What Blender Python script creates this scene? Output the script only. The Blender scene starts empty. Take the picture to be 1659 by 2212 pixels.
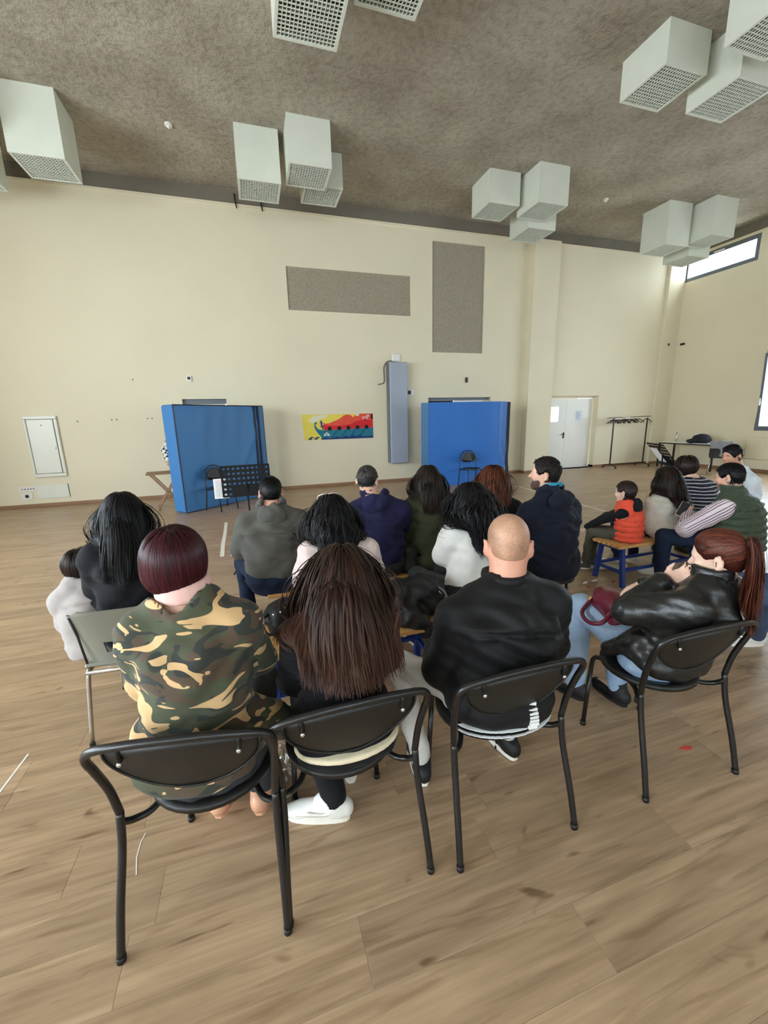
import bpy, math, random
import numpy as np
from mathutils import Matrix, Vector
random.seed(7); np.random.seed(7)
SC = bpy.context.scene
COL = SC.collection
PI = math.pi
R = math.radians

# ------------------------------------------------------------------ camera
YAW, PITCH, ROLL, FPX, CAMH = R(17.266), R(12.9), R(-1.413), 883.2, 1.65
_f = np.array([math.sin(YAW) * math.cos(PITCH), math.cos(YAW) * math.cos(PITCH), -math.sin(PITCH)])
_r = np.array([math.cos(YAW), -math.sin(YAW), 0.0])
_u = np.cross(_r, _f)
_r2 = math.cos(ROLL) * _r + math.sin(ROLL) * _u
_u2 = -math.sin(ROLL) * _r + math.cos(ROLL) * _u
cam = bpy.data.cameras.new('camera')
cam.sensor_fit = 'VERTICAL'; cam.sensor_height = 36.0; cam.lens = FPX / 2212 * 36.0
cam.clip_start = 0.05; cam.clip_end = 200
camo = bpy.data.objects.new('camera', cam); COL.objects.link(camo)
camo.matrix_world = Matrix(((_r2[0], _u2[0], -_f[0], 0), (_r2[1], _u2[1], -_f[1], 0), (_r2[2], _u2[2], -_f[2], CAMH), (0, 0, 0, 1)))
SC.camera = camo

# ------------------------------------------------------------------ light and exposure
w = bpy.data.worlds.new('daylight'); SC.world = w; w.use_nodes = True
bg = w.node_tree.nodes['Background']
bg.inputs[0].default_value = (0.80, 0.90, 1.0, 1); bg.inputs[1].default_value = 3.0
SC.view_settings.view_transform = 'Standard'; SC.view_settings.look = 'None'
SC.view_settings.gamma = 1.0; SC.view_settings.use_curve_mapping = False
SC.view_settings.exposure = 0.0
SC.cycles.use_denoising = True
SC.cycles.max_bounces = 6; SC.cycles.diffuse_bounces = 4; SC.cycles.glossy_bounces = 2; SC.cycles.transparent_max_bounces = 6
SC.cycles.use_adaptive_sampling = True; SC.cycles.adaptive_threshold = 0.1; SC.cycles.adaptive_min_samples = 12
SC.cycles.sample_clamp_indirect = 6.0

def window_light(name, loc, rot, sx, sy, power, col=(0.93, 0.97, 1.0)):
    l = bpy.data.lights.new(name, 'AREA'); l.shape = 'RECTANGLE'; l.size = sx; l.size_y = sy
    l.energy = power; l.color = col
    o = bpy.data.objects.new(name, l); COL.objects.link(o); o.location = loc; o.rotation_euler = rot
    return o
XL, XR, YB, YW, ZC = -6.6, 12.85, -4.6, 10.27, 6.38
# daylight entering by the windows of the left wall, of the wall behind the camera and of the right wall
LEFT_WIN = [(-2.6, 2.6), (1.0, 2.6), (4.6, 2.6)]        # centre y, width
for yc, wd in LEFT_WIN:
    window_light('daylight_left', (XL - 0.12, yc, 2.6), (0, R(-90), 0), 2.9, wd, 430)
BACK_WIN = [(-3.6, 3.0), (0.6, 3.0), (4.8, 3.0), (9.0, 3.0)]
for xc, wd in BACK_WIN:
    window_light('daylight_rear', (xc, YB - 0.12, 2.9), (R(90), 0, 0), wd, 2.9, 75 if xc < 2 else 30)
window_light('daylight_right', (XR + 0.25, 5.0, 2.1), (0, R(90), 0), 2.0, 5.2, 330, (0.88, 0.95, 1.0))
window_light('daylight_high', (XR + 0.25, 9.25, 5.77), (0, R(90), 0), 0.66, 1.9, 55, (0.88, 0.95, 1.0))

# ------------------------------------------------------------------ materials
MATS = {}
def nmat(name):
    m = bpy.data.materials.new(name); m.use_nodes = True
    nt = m.node_tree; b = nt.nodes['Principled BSDF']
    MATS[name] = m
    return m, nt, b, nt.nodes, nt.links
def srgb(r, g, b):
    f = lambda c: (c / 255 / 12.92) if c / 255 <= 0.04045 else ((c / 255 + 0.055) / 1.055) ** 2.4
    return (f(r), f(g), f(b), 1)
def pm(name, rgb, rough=0.6, var=0.0, vs=6.0, bump=0.0, bs=60.0, metal=0.0, spec=0.5, stretch=(1, 1, 1), sheen=0.0, coat=0.0, rgb2=None, detail=4.0):
    """procedural material: base colour with noise variation and noise bump"""
    m, nt, b, N, L = nmat(name)
    c = srgb(*rgb)
    b.inputs['Roughness'].default_value = rough; b.inputs['Metallic'].default_value = metal
    b.inputs['Specular IOR Level'].default_value = spec
    if sheen: b.inputs['Sheen Weight'].default_value = sheen
    if coat: b.inputs['Coat Weight'].default_value = coat; b.inputs['Coat Roughness'].default_value = 0.15
    tc = N.new('ShaderNodeTexCoord'); mp = N.new('ShaderNodeMapping'); mp.inputs['Scale'].default_value = stretch
    L.new(tc.outputs['Object'], mp.inputs['Vector'])
    n = N.new('ShaderNodeTexNoise'); n.inputs['Scale'].default_value = vs; n.inputs['Detail'].default_value = detail
    L.new(mp.outputs[0], n.inputs['Vector'])
    rp = N.new('ShaderNodeValToRGB'); rp.color_ramp.elements[0].position = 0.3; rp.color_ramp.elements[1].position = 0.7
    c2 = srgb(*rgb2) if rgb2 else tuple(min(1, v * (1 + var)) for v in c[:3]) + (1,)
    c1 = c if rgb2 else tuple(v * (1 - var) for v in c[:3]) + (1,)
    rp.color_ramp.elements[0].color = c1; rp.color_ramp.elements[1].color = c2
    L.new(n.outputs['Fac'], rp.inputs[0]); L.new(rp.outputs[0], b.inputs['Base Color'])
    if bump:
        n2 = N.new('ShaderNodeTexNoise'); n2.inputs['Scale'].default_value = bs; n2.inputs['Detail'].default_value = 5
        L.new(mp.outputs[0], n2.inputs['Vector'])
        bp = N.new('ShaderNodeBump'); bp.inputs['Strength'].default_value = bump; bp.inputs['Distance'].default_value = 0.01
        L.new(n2.outputs['Fac'], bp.inputs['Height']); L.new(bp.outputs[0], b.inputs['Normal'])
    return m

pm('wall_paint', (228, 218, 190), 0.75, 0.03, 0.7, 0.12, 120)
pm('wall_paint_rough', (228, 221, 194), 0.7, 0.03, 1.0, 0.25, 160)
pm('concrete', (158, 148, 130), 0.95, 0.16, 26, 1.0, 34, detail=8)
pm('beam_concrete', (122, 114, 100), 0.9, 0.10, 1.5, 0.3, 30)
pm('lamp_paint', (216, 219, 204), 0.55, 0.03, 3, 0.05, 80)
pm('lamp_tube', (222, 224, 216), 0.3, 0.02, 3)
pm('lamp_dark', (95, 92, 82), 0.7, 0.1, 3)
pm('lamp_reflector', (190, 190, 180), 0.25, 0.05, 3, metal=0.6)
pm('grey_frame', (106, 112, 118), 0.45, 0.04, 4)
pm('skirting', (150, 112, 82), 0.5, 0.12, 5, 0.1, 40, stretch=(0.3, 3, 3))
pm('white_paint', (232, 230, 222), 0.45, 0.02, 3)
pm('hatch_paint', (226, 226, 212), 0.35, 0.02, 3)
pm('plastic_white', (232, 230, 222), 0.4, 0.02, 3)
pm('plastic_dark', (45, 45, 45), 0.5, 0.05, 3)
pm('black', (14, 14, 15), 0.5, 0.1, 5)
pm('black_metal', (20, 20, 21), 0.32, 0.10, 8, spec=0.6)
pm('black_matt', (15, 15, 16), 0.62, 0.1, 8, spec=0.3)
pm('black_seat', (26, 26, 24), 0.42, 0.06, 6, 0.15, 260)
pm('chrome', (215, 215, 215), 0.12, 0.02, 3, metal=1.0)
pm('chrome_worn', (180, 172, 160), 0.3, 0.08, 30, metal=0.9)
pm('screw', (205, 205, 200), 0.25, 0.02, 3, metal=0.9)
pm('grey_plastic', (132, 132, 120), 0.4, 0.04, 4, 0.05, 300)
pm('mat_blue', (60, 120, 178), 0.5, 0.06, 2, 0.12, 9, stretch=(1, 1, 0.35))
pm('mat_blue_bright', (42, 110, 192), 0.5, 0.05, 2, 0.10, 7, stretch=(1, 1, 0.35))
pm('mat_navy', (18, 24, 48), 0.6, 0.08, 4)
pm('mat_teal', (50, 104, 150), 0.5, 0.05, 3)
pm('pad_grey', (160, 168, 180), 0.5, 0.05, 1.5, 0.05, 20)
pm('bench_slat', (208, 158, 96), 0.38, 0.14, 7, 0.05, 60, stretch=(0.15, 3, 3))
pm('bench_blue', (24, 54, 130), 0.35, 0.05, 4)
pm('table_wood', (150, 118, 92), 0.6, 0.15, 6, 0.1, 50, stretch=(0.3, 3, 3))
pm('paper', (238, 238, 236), 0.8, 0.02, 6)
pm('paper_blue', (224, 230, 244), 0.8, 0.02, 6)
pm('ink_grey', (120, 122, 130), 0.8)
pm('ink_red', (196, 110, 100), 0.8)
pm('tape', (232, 226, 212), 0.6, 0.03, 8)
pm('red_paper', (208, 70, 62), 0.7, 0.05, 8)
pm('p_yellow', (236, 216, 92), 0.8, 0.04, 5); pm('p_red', (214, 38, 46), 0.8, 0.05, 5); pm('p_orange', (232, 84, 64), 0.8, 0.06, 5)
pm('p_teal', (34, 118, 140), 0.8, 0.06, 5); pm('p_navy', (26, 62, 116), 0.8, 0.08, 5); pm('p_black', (18, 20, 24), 0.8); pm('p_white', (238, 238, 234), 0.8)
pm('p_cloud', (226, 222, 190), 0.8, 0.03, 5); pm('p_pink', (236, 176, 176), 0.8); pm('p_eye', (110, 112, 110), 0.8)
pm('blue_label', (30, 110, 160), 0.5); pm('coat_dark', (24, 26, 36), 0.8, 0.15, 10, 0.4, 14); pm('grey_cloth', (140, 142, 146), 0.85, 0.06, 8, 0.4, 12)
pm('bag_black', (16, 16, 17), 0.62, 0.15, 10, 0.35, 16); pm('bag_olive', (34, 34, 26), 0.8, 0.15, 10, 0.4, 14)
pm('bag_burgundy', (104, 28, 48), 0.33, 0.10, 8, 0.25, 30, spec=0.5); pm('beige_leather', (196, 160, 124), 0.5, 0.06, 8)
pm('bag_beige', (206, 198, 172), 0.8, 0.10, 10, 0.4, 18)

def glass_mat():
    m, nt, b, N, L = nmat('glass')
    N.remove(b)
    t = N.new('ShaderNodeBsdfTransparent'); t.inputs[0].default_value = (0.93, 0.97, 1, 1)
    g = N.new('ShaderNodeBsdfGlossy'); g.inputs['Roughness'].default_value = 0.02
    mx = N.new('ShaderNodeMixShader'); mx.inputs[0].default_value = 0.07
    L.new(t.outputs[0], mx.inputs[1]); L.new(g.outputs[0], mx.inputs[2]); L.new(mx.outputs[0], N['Material Output'].inputs[0])
glass_mat()
def clear_plastic():
    m, nt, b, N, L = nmat('clear_plastic')
    N.remove(b)
    t = N.new('ShaderNodeBsdfTransparent'); t.inputs[0].default_value = (0.9, 0.92, 0.93, 1)
    g = N.new('ShaderNodeBsdfGlossy'); g.inputs['Roughness'].default_value = 0.12
    mx = N.new('ShaderNodeMixShader'); mx.inputs[0].default_value = 0.35
    L.new(t.outputs[0], mx.inputs[1]); L.new(g.outputs[0], mx.inputs[2]); L.new(mx.outputs[0], N['Material Output'].inputs[0])
clear_plastic()

def ceiling_mat():
    m, nt, b, N, L = nmat('sprayed_ceiling')
    tc = N.new('ShaderNodeTexCoord')
    n1 = N.new('ShaderNodeTexNoise'); n1.inputs['Scale'].default_value = 1.1; n1.inputs['Detail'].default_value = 6
    n2 = N.new('ShaderNodeTexNoise'); n2.inputs['Scale'].default_value = 11; n2.inputs['Detail'].default_value = 6; n2.inputs['Roughness'].default_value = 0.68; n2.inputs['Distortion'].default_value = 0.3
    for n in (n1, n2): L.new(tc.outputs['Object'], n.inputs['Vector'])
    rp = N.new('ShaderNodeValToRGB'); rp.color_ramp.elements[0].position = 0.3; rp.color_ramp.elements[1].position = 0.75
    rp.color_ramp.elements[0].color = srgb(164, 154, 138); rp.color_ramp.elements[1].color = srgb(194, 185, 168)
    L.new(n1.outputs['Fac'], rp.inputs[0])
    rp2 = N.new('ShaderNodeValToRGB'); rp2.color_ramp.elements[0].position = 0.32; rp2.color_ramp.elements[1].position = 0.55
    rp2.color_ramp.elements[0].color = (0.70, 0.67, 0.63, 1); rp2.color_ramp.elements[1].color = (1, 1, 1, 1)
    L.new(n2.outputs['Fac'], rp2.inputs[0])
    mx = N.new('ShaderNodeMix'); mx.data_type = 'RGBA'; mx.blend_type = 'MULTIPLY'; mx.inputs[0].default_value = 0.8
    L.new(rp.outputs[0], mx.inputs[6]); L.new(rp2.outputs[0], mx.inputs[7]); L.new(mx.outputs[2], b.inputs['Base Color'])
    b.inputs['Roughness'].default_value = 1.0; b.inputs['Specular IOR Level'].default_value = 0.1
    bp = N.new('ShaderNodeBump'); bp.inputs['Strength'].default_value = 1.0; bp.inputs['Distance'].default_value = 0.05
    L.new(n2.outputs['Fac'], bp.inputs['Height']); L.new(bp.outputs[0], b.inputs['Normal'])
ceiling_mat()

def floor_mat(name, attr):
    """oak laminate: long grain along X, dark streaks and knots, each plank with its own tone"""
    m, nt, b, N, L = nmat(name)
    geo = N.new('ShaderNodeNewGeometry')
    if attr:
        rnd = N.new('ShaderNodeAttribute'); rnd.attribute_name = 'plank_tone'; rout = rnd.outputs['Fac']
    else:
        rnd = N.new('ShaderNodeObjectInfo'); rout = rnd.outputs['Random']
    cx = N.new('ShaderNodeCombineXYZ'); mul = N.new('ShaderNodeMath'); mul.operation = 'MULTIPLY'; mul.inputs[1].default_value = 37.0
    L.new(rout, mul.inputs[0]); L.new(mul.outputs[0], cx.inputs[0]); L.new(mul.outputs[0], cx.inputs[2])
    add = N.new('ShaderNodeVectorMath'); add.operation = 'ADD'
    L.new(geo.outputs['Position'], add.inputs[0]); L.new(cx.outputs[0], add.inputs[1])
    def noise(scale, st, det, dist=0.0):
        mp = N.new('ShaderNodeMapping'); mp.inputs['Scale'].default_value = st; L.new(add.outputs[0], mp.inputs['Vector'])
        n = N.new('ShaderNodeTexNoise'); n.inputs['Scale'].default_value = scale; n.inputs['Detail'].default_value = det; n.inputs['Distortion'].default_value = dist
        L.new(mp.outputs[0], n.inputs['Vector']); return n
    def ramp(src, p0, p1, c0, c1):
        r = N.new('ShaderNodeValToRGB'); r.color_ramp.elements[0].position = p0; r.color_ramp.elements[1].position = p1
        r.color_ramp.elements[0].color = c0; r.color_ramp.elements[1].color = c1; L.new(src, r.inputs[0]); return r
    def mult(a, c, f):
        x = N.new('ShaderNodeMix'); x.data_type = 'RGBA'; x.blend_type = 'MULTIPLY'; x.inputs[0].default_value = f
        L.new(a, x.inputs[6]); L.new(c, x.inputs[7]); return x.outputs[2]
    g1 = noise(5, (0.35, 2.6, 1), 6, 0.6); g2 = noise(40, (0.06, 1.6, 1), 4); kn = noise(5.5, (0.7, 1.8, 1), 2, 0.9); st = noise(9, (0.22, 2.6, 1), 6, 1.1)
    base = ramp(g1.outputs['Fac'], 0.3, 0.75, srgb(160, 132, 102), srgb(196, 166, 132)).outputs[0]
    base = mult(base, ramp(g2.outputs['Fac'], 0.3, 0.7, (0.72, 0.70, 0.68, 1), (1.05, 1.05, 1.05, 1)).outputs[0], 0.7)
    base = mult(base, ramp(kn.outputs['Fac'], 0.24, 0.33, (0.38, 0.31, 0.26, 1), (1, 1, 1, 1)).outputs[0], 0.75)
    base = mult(base, ramp(st.outputs['Fac'], 0.36, 0.44, (0.58, 0.52, 0.47, 1), (1, 1, 1, 1)).outputs[0], 0.42)
    tone = ramp(rout, 0.0, 1.0, (0.90, 0.90, 0.90, 1), (1.06, 1.05, 1.04, 1)).outputs[0]
    base = mult(base, tone, 1.0)
    L.new(base, b.inputs['Base Color'])
    b.inputs['Roughness'].default_value = 0.34; b.inputs['Specular IOR Level'].default_value = 0.5
    bp = N.new('ShaderNodeBump'); bp.inputs['Strength'].default_value = 0.12; bp.inputs['Distance'].default_value = 0.004
    L.new(g2.outputs['Fac'], bp.inputs['Height']); L.new(bp.outputs[0], b.inputs['Normal'])
floor_mat('oak_plank', False); floor_mat('oak_far', True)
pm('floor_joint', (112, 88, 64), 0.8)

# ------------------------------------------------------------------ mesh helpers
class MB:
    """collects vertices and faces of one mesh"""
    def __init__(s): s.v = []; s.f = []
    def add(s, v, f):
        o = len(s.v); s.v += [tuple(p) for p in v]; s.f += [tuple(i + o for i in q) for q in f]; return s
    def box(s, x0, x1, y0, y1, z0, z1, M=None, bev=0.0):
        if bev > 0:
            b = min(bev, (x1 - x0) / 2.01, (y1 - y0) / 2.01, (z1 - z0) / 2.01); v = []; lim = ((x0, x1), (y0, y1), (z0, z1))
            idx = {}
            for sx in (0, 1):
                for sy in (0, 1):
                    for sz in (0, 1):
                        for ax in range(3):
                            p = [lim[0][sx], lim[1][sy], lim[2][sz]]; sg = (sx, sy, sz)
                            for k in range(3):
                                if k != ax: p[k] += b if sg[k] == 0 else -b
                            idx[(sx, sy, sz, ax)] = len(v); v.append(p)
            f = []
            for ax in range(3):
                o1, o2 = [k for k in range(3) if k != ax]
                for sd in (0, 1):
                    q = []
                    for a, c in ((0, 0), (1, 0), (1, 1), (0, 1)):
                        sg = [0, 0, 0]; sg[ax] = sd; sg[o1] = a; sg[o2] = c; q.append(idx[(*sg, ax)])
                    flip = (sd == 0) != (ax == 1)
                    f.append(q[::-1] if flip else q)
                for a in (0, 1):
                    for c in (0, 1):
                        s0 = [0, 0, 0]; s1 = [0, 0, 0]; s0[o1] = s1[o1] = a; s0[o2] = s1[o2] = c; s1[ax] = 1
                        q = [idx[(*s0, o1)], idx[(*s1, o1)], idx[(*s1, o2)], idx[(*s0, o2)]]
                        n = np.cross(np.subtract(v[q[1]], v[q[0]]), np.subtract(v[q[3]], v[q[0]]))
                        d = np.zeros(3); d[o1] = 2 * a - 1; d[o2] = 2 * c - 1
                        f.append(q if n @ d > 0 else q[::-1])
            for sx in (0, 1):
                for sy in (0, 1):
                    for sz in (0, 1):
                        q = [idx[(sx, sy, sz, 0)], idx[(sx, sy, sz, 1)], idx[(sx, sy, sz, 2)]]
                        n = np.cross(np.subtract(v[q[1]], v[q[0]]), np.subtract(v[q[2]], v[q[0]]))
                        f.append(q if n @ np.array((2 * sx - 1, 2 * sy - 1, 2 * sz - 1)) > 0 else q[::-1])
        else:
            v = [(x, y, z) for z in (z0, z1) for y in (y0, y1) for x in (x0, x1)]
            f = [(0, 2, 3, 1), (4, 5, 7, 6), (0, 1, 5, 4), (2, 6, 7, 3), (0, 4, 6, 2), (1, 3, 7, 5)]
        if M is not None: v = [tuple(M @ Vector(p)) for p in v]
        return s.add(v, f)
    def tube(s, pts, r, n=10, closed=False, caps=True):
        P = [np.array(p, float) for p in pts]; m = len(P); rr = [r] * m if np.isscalar(r) else list(r); v = []; f = []
        up = None
        for i in range(m):
            t = P[(i + 1) % m] - P[i - 1] if closed else P[min(i + 1, m - 1)] - P[max(i - 1, 0)]
            t = t / (np.linalg.norm(t) + 1e-12)
            if up is None:
                up = np.array((0, 0, 1.0)) if abs(t[2]) < 0.9 else np.array((1.0, 0, 0))
            a = up - t * (up @ t); a /= np.linalg.norm(a); up = a; b = np.cross(t, a)
            for k in range(n):
                an = 2 * PI * k / n; v.append(P[i] + rr[i] * (math.cos(an) * a + math.sin(an) * b))
        for i in range(m if closed else m - 1):
            j = (i + 1) % m
            for k in range(n):
                k2 = (k + 1) % n; f.append((i * n + k, i * n + k2, j * n + k2, j * n + k))
        if caps and not closed: f += [tuple(range(n))[::-1], tuple((m - 1) * n + k for k in range(n))]
        return s.add(v, f)
    def cyl(s, a, b, r, n=12): return s.tube([a, b], r, n)
    def prism(s, poly, z0, z1, M=None):
        n = len(poly); v = [(x, y, z0) for x, y in poly] + [(x, y, z1) for x, y in poly]
        f = [tuple(range(n))[::-1], tuple(range(n, 2 * n))] + [(i, (i + 1) % n, n + (i + 1) % n, n + i) for i in range(n)]
        if M is not None: v = [tuple(M @ Vector(p)) for p in v]
        return s.add(v, f)
    def ball(s, c, r, nu=12, nv=8):
        r = (r, r, r) if np.isscalar(r) else r; v = []; f = []
        for j in range(nv + 1):
            th = PI * j / nv
            for i in range(nu):
                ph = 2 * PI * i / nu; v.append((c[0] + r[0] * math.sin(th) * math.cos(ph), c[1] + r[1] * math.sin(th) * math.sin(ph), c[2] + r[2] * math.cos(th)))
        for j in range(nv):
            for i in range(nu):
                i2 = (i + 1) % nu; f.append((j * nu + i, (j + 1) * nu + i, (j + 1) * nu + i2, j * nu + i2))
        return s.add(v, f)
    def build(s, name, mat, parent=None, smooth=False):
        me = bpy.data.meshes.new(name); me.from_pydata([tuple(map(float, p)) for p in s.v], [], s.f); me.update()
        return mkobj(name, me, mat, parent, smooth)
def mkobj(name, me, mat, parent=None, smooth=False):
    if mat: me.materials.append(MATS[mat] if isinstance(mat, str) else mat)
    if smooth: me.polygons.foreach_set('use_smooth', [True] * len(me.polygons))
    o = bpy.data.objects.new(name, me); COL.objects.link(o)
    if parent: o.parent = parent
    return o
def box(name, x0, x1, y0, y1, z0, z1, mat, parent=None, bev=0.0, M=None):
    return MB().box(x0, x1, y0, y1, z0, z1, M, bev).build(name, mat, parent)
def thing(name, label, cat, loc=(0, 0, 0), rz=0.0, group=None):
    o = bpy.data.objects.new(name, None); COL.objects.link(o); o.empty_display_size = 0.1
    o.location = loc; o.rotation_euler = (0, 0, rz); return tag(o, label, cat, group)
def tag(o, label, cat, group=None):
    o['label'] = label; o['category'] = cat
    if group: o['group'] = group
    return o
def struct(o):
    o['kind'] = 'structure'; return o
def dup(root, loc, rz, label, group=None):
    r = root.copy(); COL.objects.link(r); r.location = loc; r.rotation_euler = (0, 0, rz); r['label'] = label
    if group: r['group'] = group
    for ch in list(root.children):
        c = ch.copy(); COL.objects.link(c); c.parent = r
        for g in list(ch.children):
            d = g.copy(); COL.objects.link(d); d.parent = c
    return r
def bez(pts, n=8):
    """smooth curve through points (Catmull-Rom)"""
    P = [np.array(p, float) for p in pts]; P = [2 * P[0] - P[1]] + P + [2 * P[-1] - P[-2]]; out = []
    for i in range(1, len(P) - 2):
        for k in range(n):
            t = k / n; a, b, c, d = P[i - 1:i + 3]
            out.append(0.5 * ((2 * b) + (c - a) * t + (2 * a - 5 * b + 4 * c - d) * t * t + (3 * b - a - 3 * c + d) * t ** 3))
    out.append(P[-2]); return out
# ------------------------------------------------------------------ room shell
def in_view(x, y, z=0.0, m=60):
    d = np.array((x, y, z - CAMH)); dep = d @ _f
    if dep < 0.15: return False
    px = 829.5 + FPX * (d @ _r2) / dep; py = 1106 - FPX * (d @ _u2) / dep
    return -m < px < 1659 + m and -m < py < 2212 + m
floor = struct(box('floor', XL, XR, YB, YW, -0.08, -0.006, 'floor_joint'))
PW, PL = 0.195, 1.285
def plank_mesh(x0, x1, y0, y1):
    return MB().box(x0 + .0003, x1 - .0003, y0 + .0003, y1 - .0003, -0.006, 0.0, None, 0.0007)
planks = []; k0 = int((YB - 0.65) / PW) - 1
for k in range(k0, int((YW - 0.65) / PW) + 2):
    y0 = max(0.65 + k * PW, YB); y1 = min(0.65 + (k + 1) * PW, YW)
    if y1 - y0 < 0.01: continue
    off = {0: 0.905, 1: 0.195}.get(k, random.uniform(0, PL))
    n = int((XL - off) / PL) - 1
    while off + n * PL < XR:
        x0, x1 = max(off + n * PL, XL), min(off + (n + 1) * PL, XR); n += 1
        if x1 - x0 > 0.02: planks.append((x0, x1, y0, y1))
vis = [p for p in planks if any(in_view(p[0] + t * (p[1] - p[0]), (p[2] + p[3]) / 2) for t in (0, .25, .5, .75, 1))]
vis.sort(key=lambda p: math.hypot((p[0] + p[1]) / 2, (p[2] + p[3]) / 2))
near = set(vis[:295]); full = None
for p in vis[:295]:
    if abs(p[1] - p[0] - PL) < 1e-6 and abs(p[3] - p[2] - PW) < 1e-6:
        if full is None:
            o = plank_mesh(0, PL, 0, PW).build('plank', 'oak_plank', floor); full = o.data
        else:
            o = mkobj('plank', full, None, floor)
        o.location = (p[0], p[2], 0)
    else:
        plank_mesh(*p).build('plank', 'oak_plank', floor)
rest = MB(); tones = []
for p in planks:
    if p not in near:
        a = len(rest.v); rest.box(p[0] + .0003, p[1] - .0003, p[2] + .0003, p[3] - .0003, -0.006, 0.0, None, 0.0007)
        tones += [random.random()] * (len(rest.v) - a)
ro = rest.build('far_planks', 'oak_far', floor); ro['kind'] = 'stuff'
at = ro.data.attributes.new('plank_tone', 'FLOAT', 'POINT'); at.data.foreach_set('value', tones)

def wall(name, axis, pos, thick, u0, u1, v0, v1, holes, mat):
    """wall in the plane axis=pos (room side), outwards by thick, with rectangular openings (u0,u1,v0,v1)"""
    us = sorted({u0, u1, *[h[0] for h in holes], *[h[1] for h in holes]}); vs = sorted({v0, v1, *[h[2] for h in holes], *[h[3] for h in holes]})
    m = MB()
    def P(u, v, d): return (u, pos + d, v) if axis == 'y' else (pos + d, u, v)
    def inh(a, b): return any(h[0] < a < h[1] and h[2] < b < h[3] for h in holes)
    for i in range(len(us) - 1):
        for j in range(len(vs) - 1):
            if inh((us[i] + us[i + 1]) / 2, (vs[j] + vs[j + 1]) / 2): continue
            for d in (0, thick):
                m.add([P(us[i], vs[j], d), P(us[i + 1], vs[j], d), P(us[i + 1], vs[j + 1], d), P(us[i], vs[j + 1], d)], [(0, 1, 2, 3) if (d == 0) == (thick > 0) else (3, 2, 1, 0)])
    for h in list(holes) + [(u0, u1, v0, v1)]:
        for a, b in (((h[0], h[2]), (h[1], h[2])), ((h[1], h[2]), (h[1], h[3])), ((h[1], h[3]), (h[0], h[3])), ((h[0], h[3]), (h[0], h[2]))):
            m.add([P(*a, 0), P(*b, 0), P(*b, thick), P(*a, thick)], [(0, 1, 2, 3)])
    return struct(m.build(name, mat))
ZW = 6.11
PANEL_A = (1.04, 4.01, 4.11, 5.01); PANEL_B = (4.60, 6.06, 3.28, 5.84)
D1 = (-1.42, -0.50, 0.0, 2.17); D2 = (4.49, 6.37, 0.0, 2.15); D3 = (8.23, 10.09, 0.0, 2.16)
wm = wall('wall_front', 'y', YW, 0.26, XL, XR, 0.0, ZW, [PANEL_A, PANEL_B, D1, D2, D3], 'wall_paint')
for nm, p in (('concrete_panel', PANEL_A), ('concrete_panel', PANEL_B)):
    box(nm, p[0] - .01, p[1] + .01, YW + 0.03, YW + 0.2, p[2] - .01, p[3] + .01, 'concrete', wm)
LOWW = [(2.2, 4.85), (5.04, 7.69)]
wr = wall('wall_right', 'x', XR, 0.3, YB, YW + 0.26, 0.0, ZW, [(8.26, 10.24, 5.41, 6.05)] + [(a, b, 1.09, 3.13) for a, b in LOWW], 'wall_paint')
wl = wall('wall_left', 'x', XL, -0.26, YB, YW + 0.26, 0.0, ZC, [(c - wd / 2, c + wd / 2, 1.1, 4.1) for c, wd in LEFT_WIN], 'wall_paint')
wb = wall('wall_back', 'y', YB, -0.26, XL, XR, 0.0, ZC, [(c - wd / 2, c + wd / 2, 1.4, 4.4) for c, wd in BACK_WIN], 'wall_paint')
struct(box('ceiling', XL - .3, XR + .3, YB - .3, YW + .3, ZC, ZC + .25, 'sprayed_ceiling'))
struct(box('trim_1', XL, XR, YW + 0.015, YW + 0.26, ZW, ZC, 'beam_concrete'))
struct(box('trim_2', XR + 0.015, XR + 0.3, YB, YW, ZW, ZC, 'beam_concrete'))
struct(box('trim_3', XL, XR, YW - 0.025, YW, ZW - 0.035, ZW, 'wall_paint'))
struct(box('trim_4', XR - 0.025, XR, YB, YW - 0.025, ZW - 0.035, ZW, 'wall_paint'))
struct(box('trim_5', 7.40, 8.20, YW - 0.22, YW, 0.0, ZW - 0.036, 'wall_paint'))      # pillar
struct(box('trim_6', 12.25, XR, YW - 0.10, YW, 0.0, ZW - 0.036, 'wall_paint'))        # corner pilaster
def skirt(name, segs):
    m = MB()
    for a in segs: m.box(*a, None, 0.004)
    return struct(m.build(name, 'skirting'))
skirt('baseboard_front', [(XL, D1[0], YW - .014, YW, 0, .07), (D1[1], D2[0], YW - .014, YW, 0, .07), (D2[1], 7.40, YW - .014, YW, 0, .07), (7.386, 7.40, YW - .22, YW - .014, 0, .07), (7.386, 8.214, YW - .234, YW - .22, 0, .07), (8.2, 8.214, YW - .22, YW - .014, 0, .07),
      (10.09, 12.25, YW - .014, YW, 0, .07), (10.09, 10.104, YW, YW + .2, 0, .07), (12.236, XR, YW - .114, YW - .1, 0, .07)])
skirt('baseboard_right', [(XR - .014, XR, YB, YW - .115, 0, .07)])
skirt('baseboard_left', [(XL, XL + .014, YB, YW - .014, 0, .07)])

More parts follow.
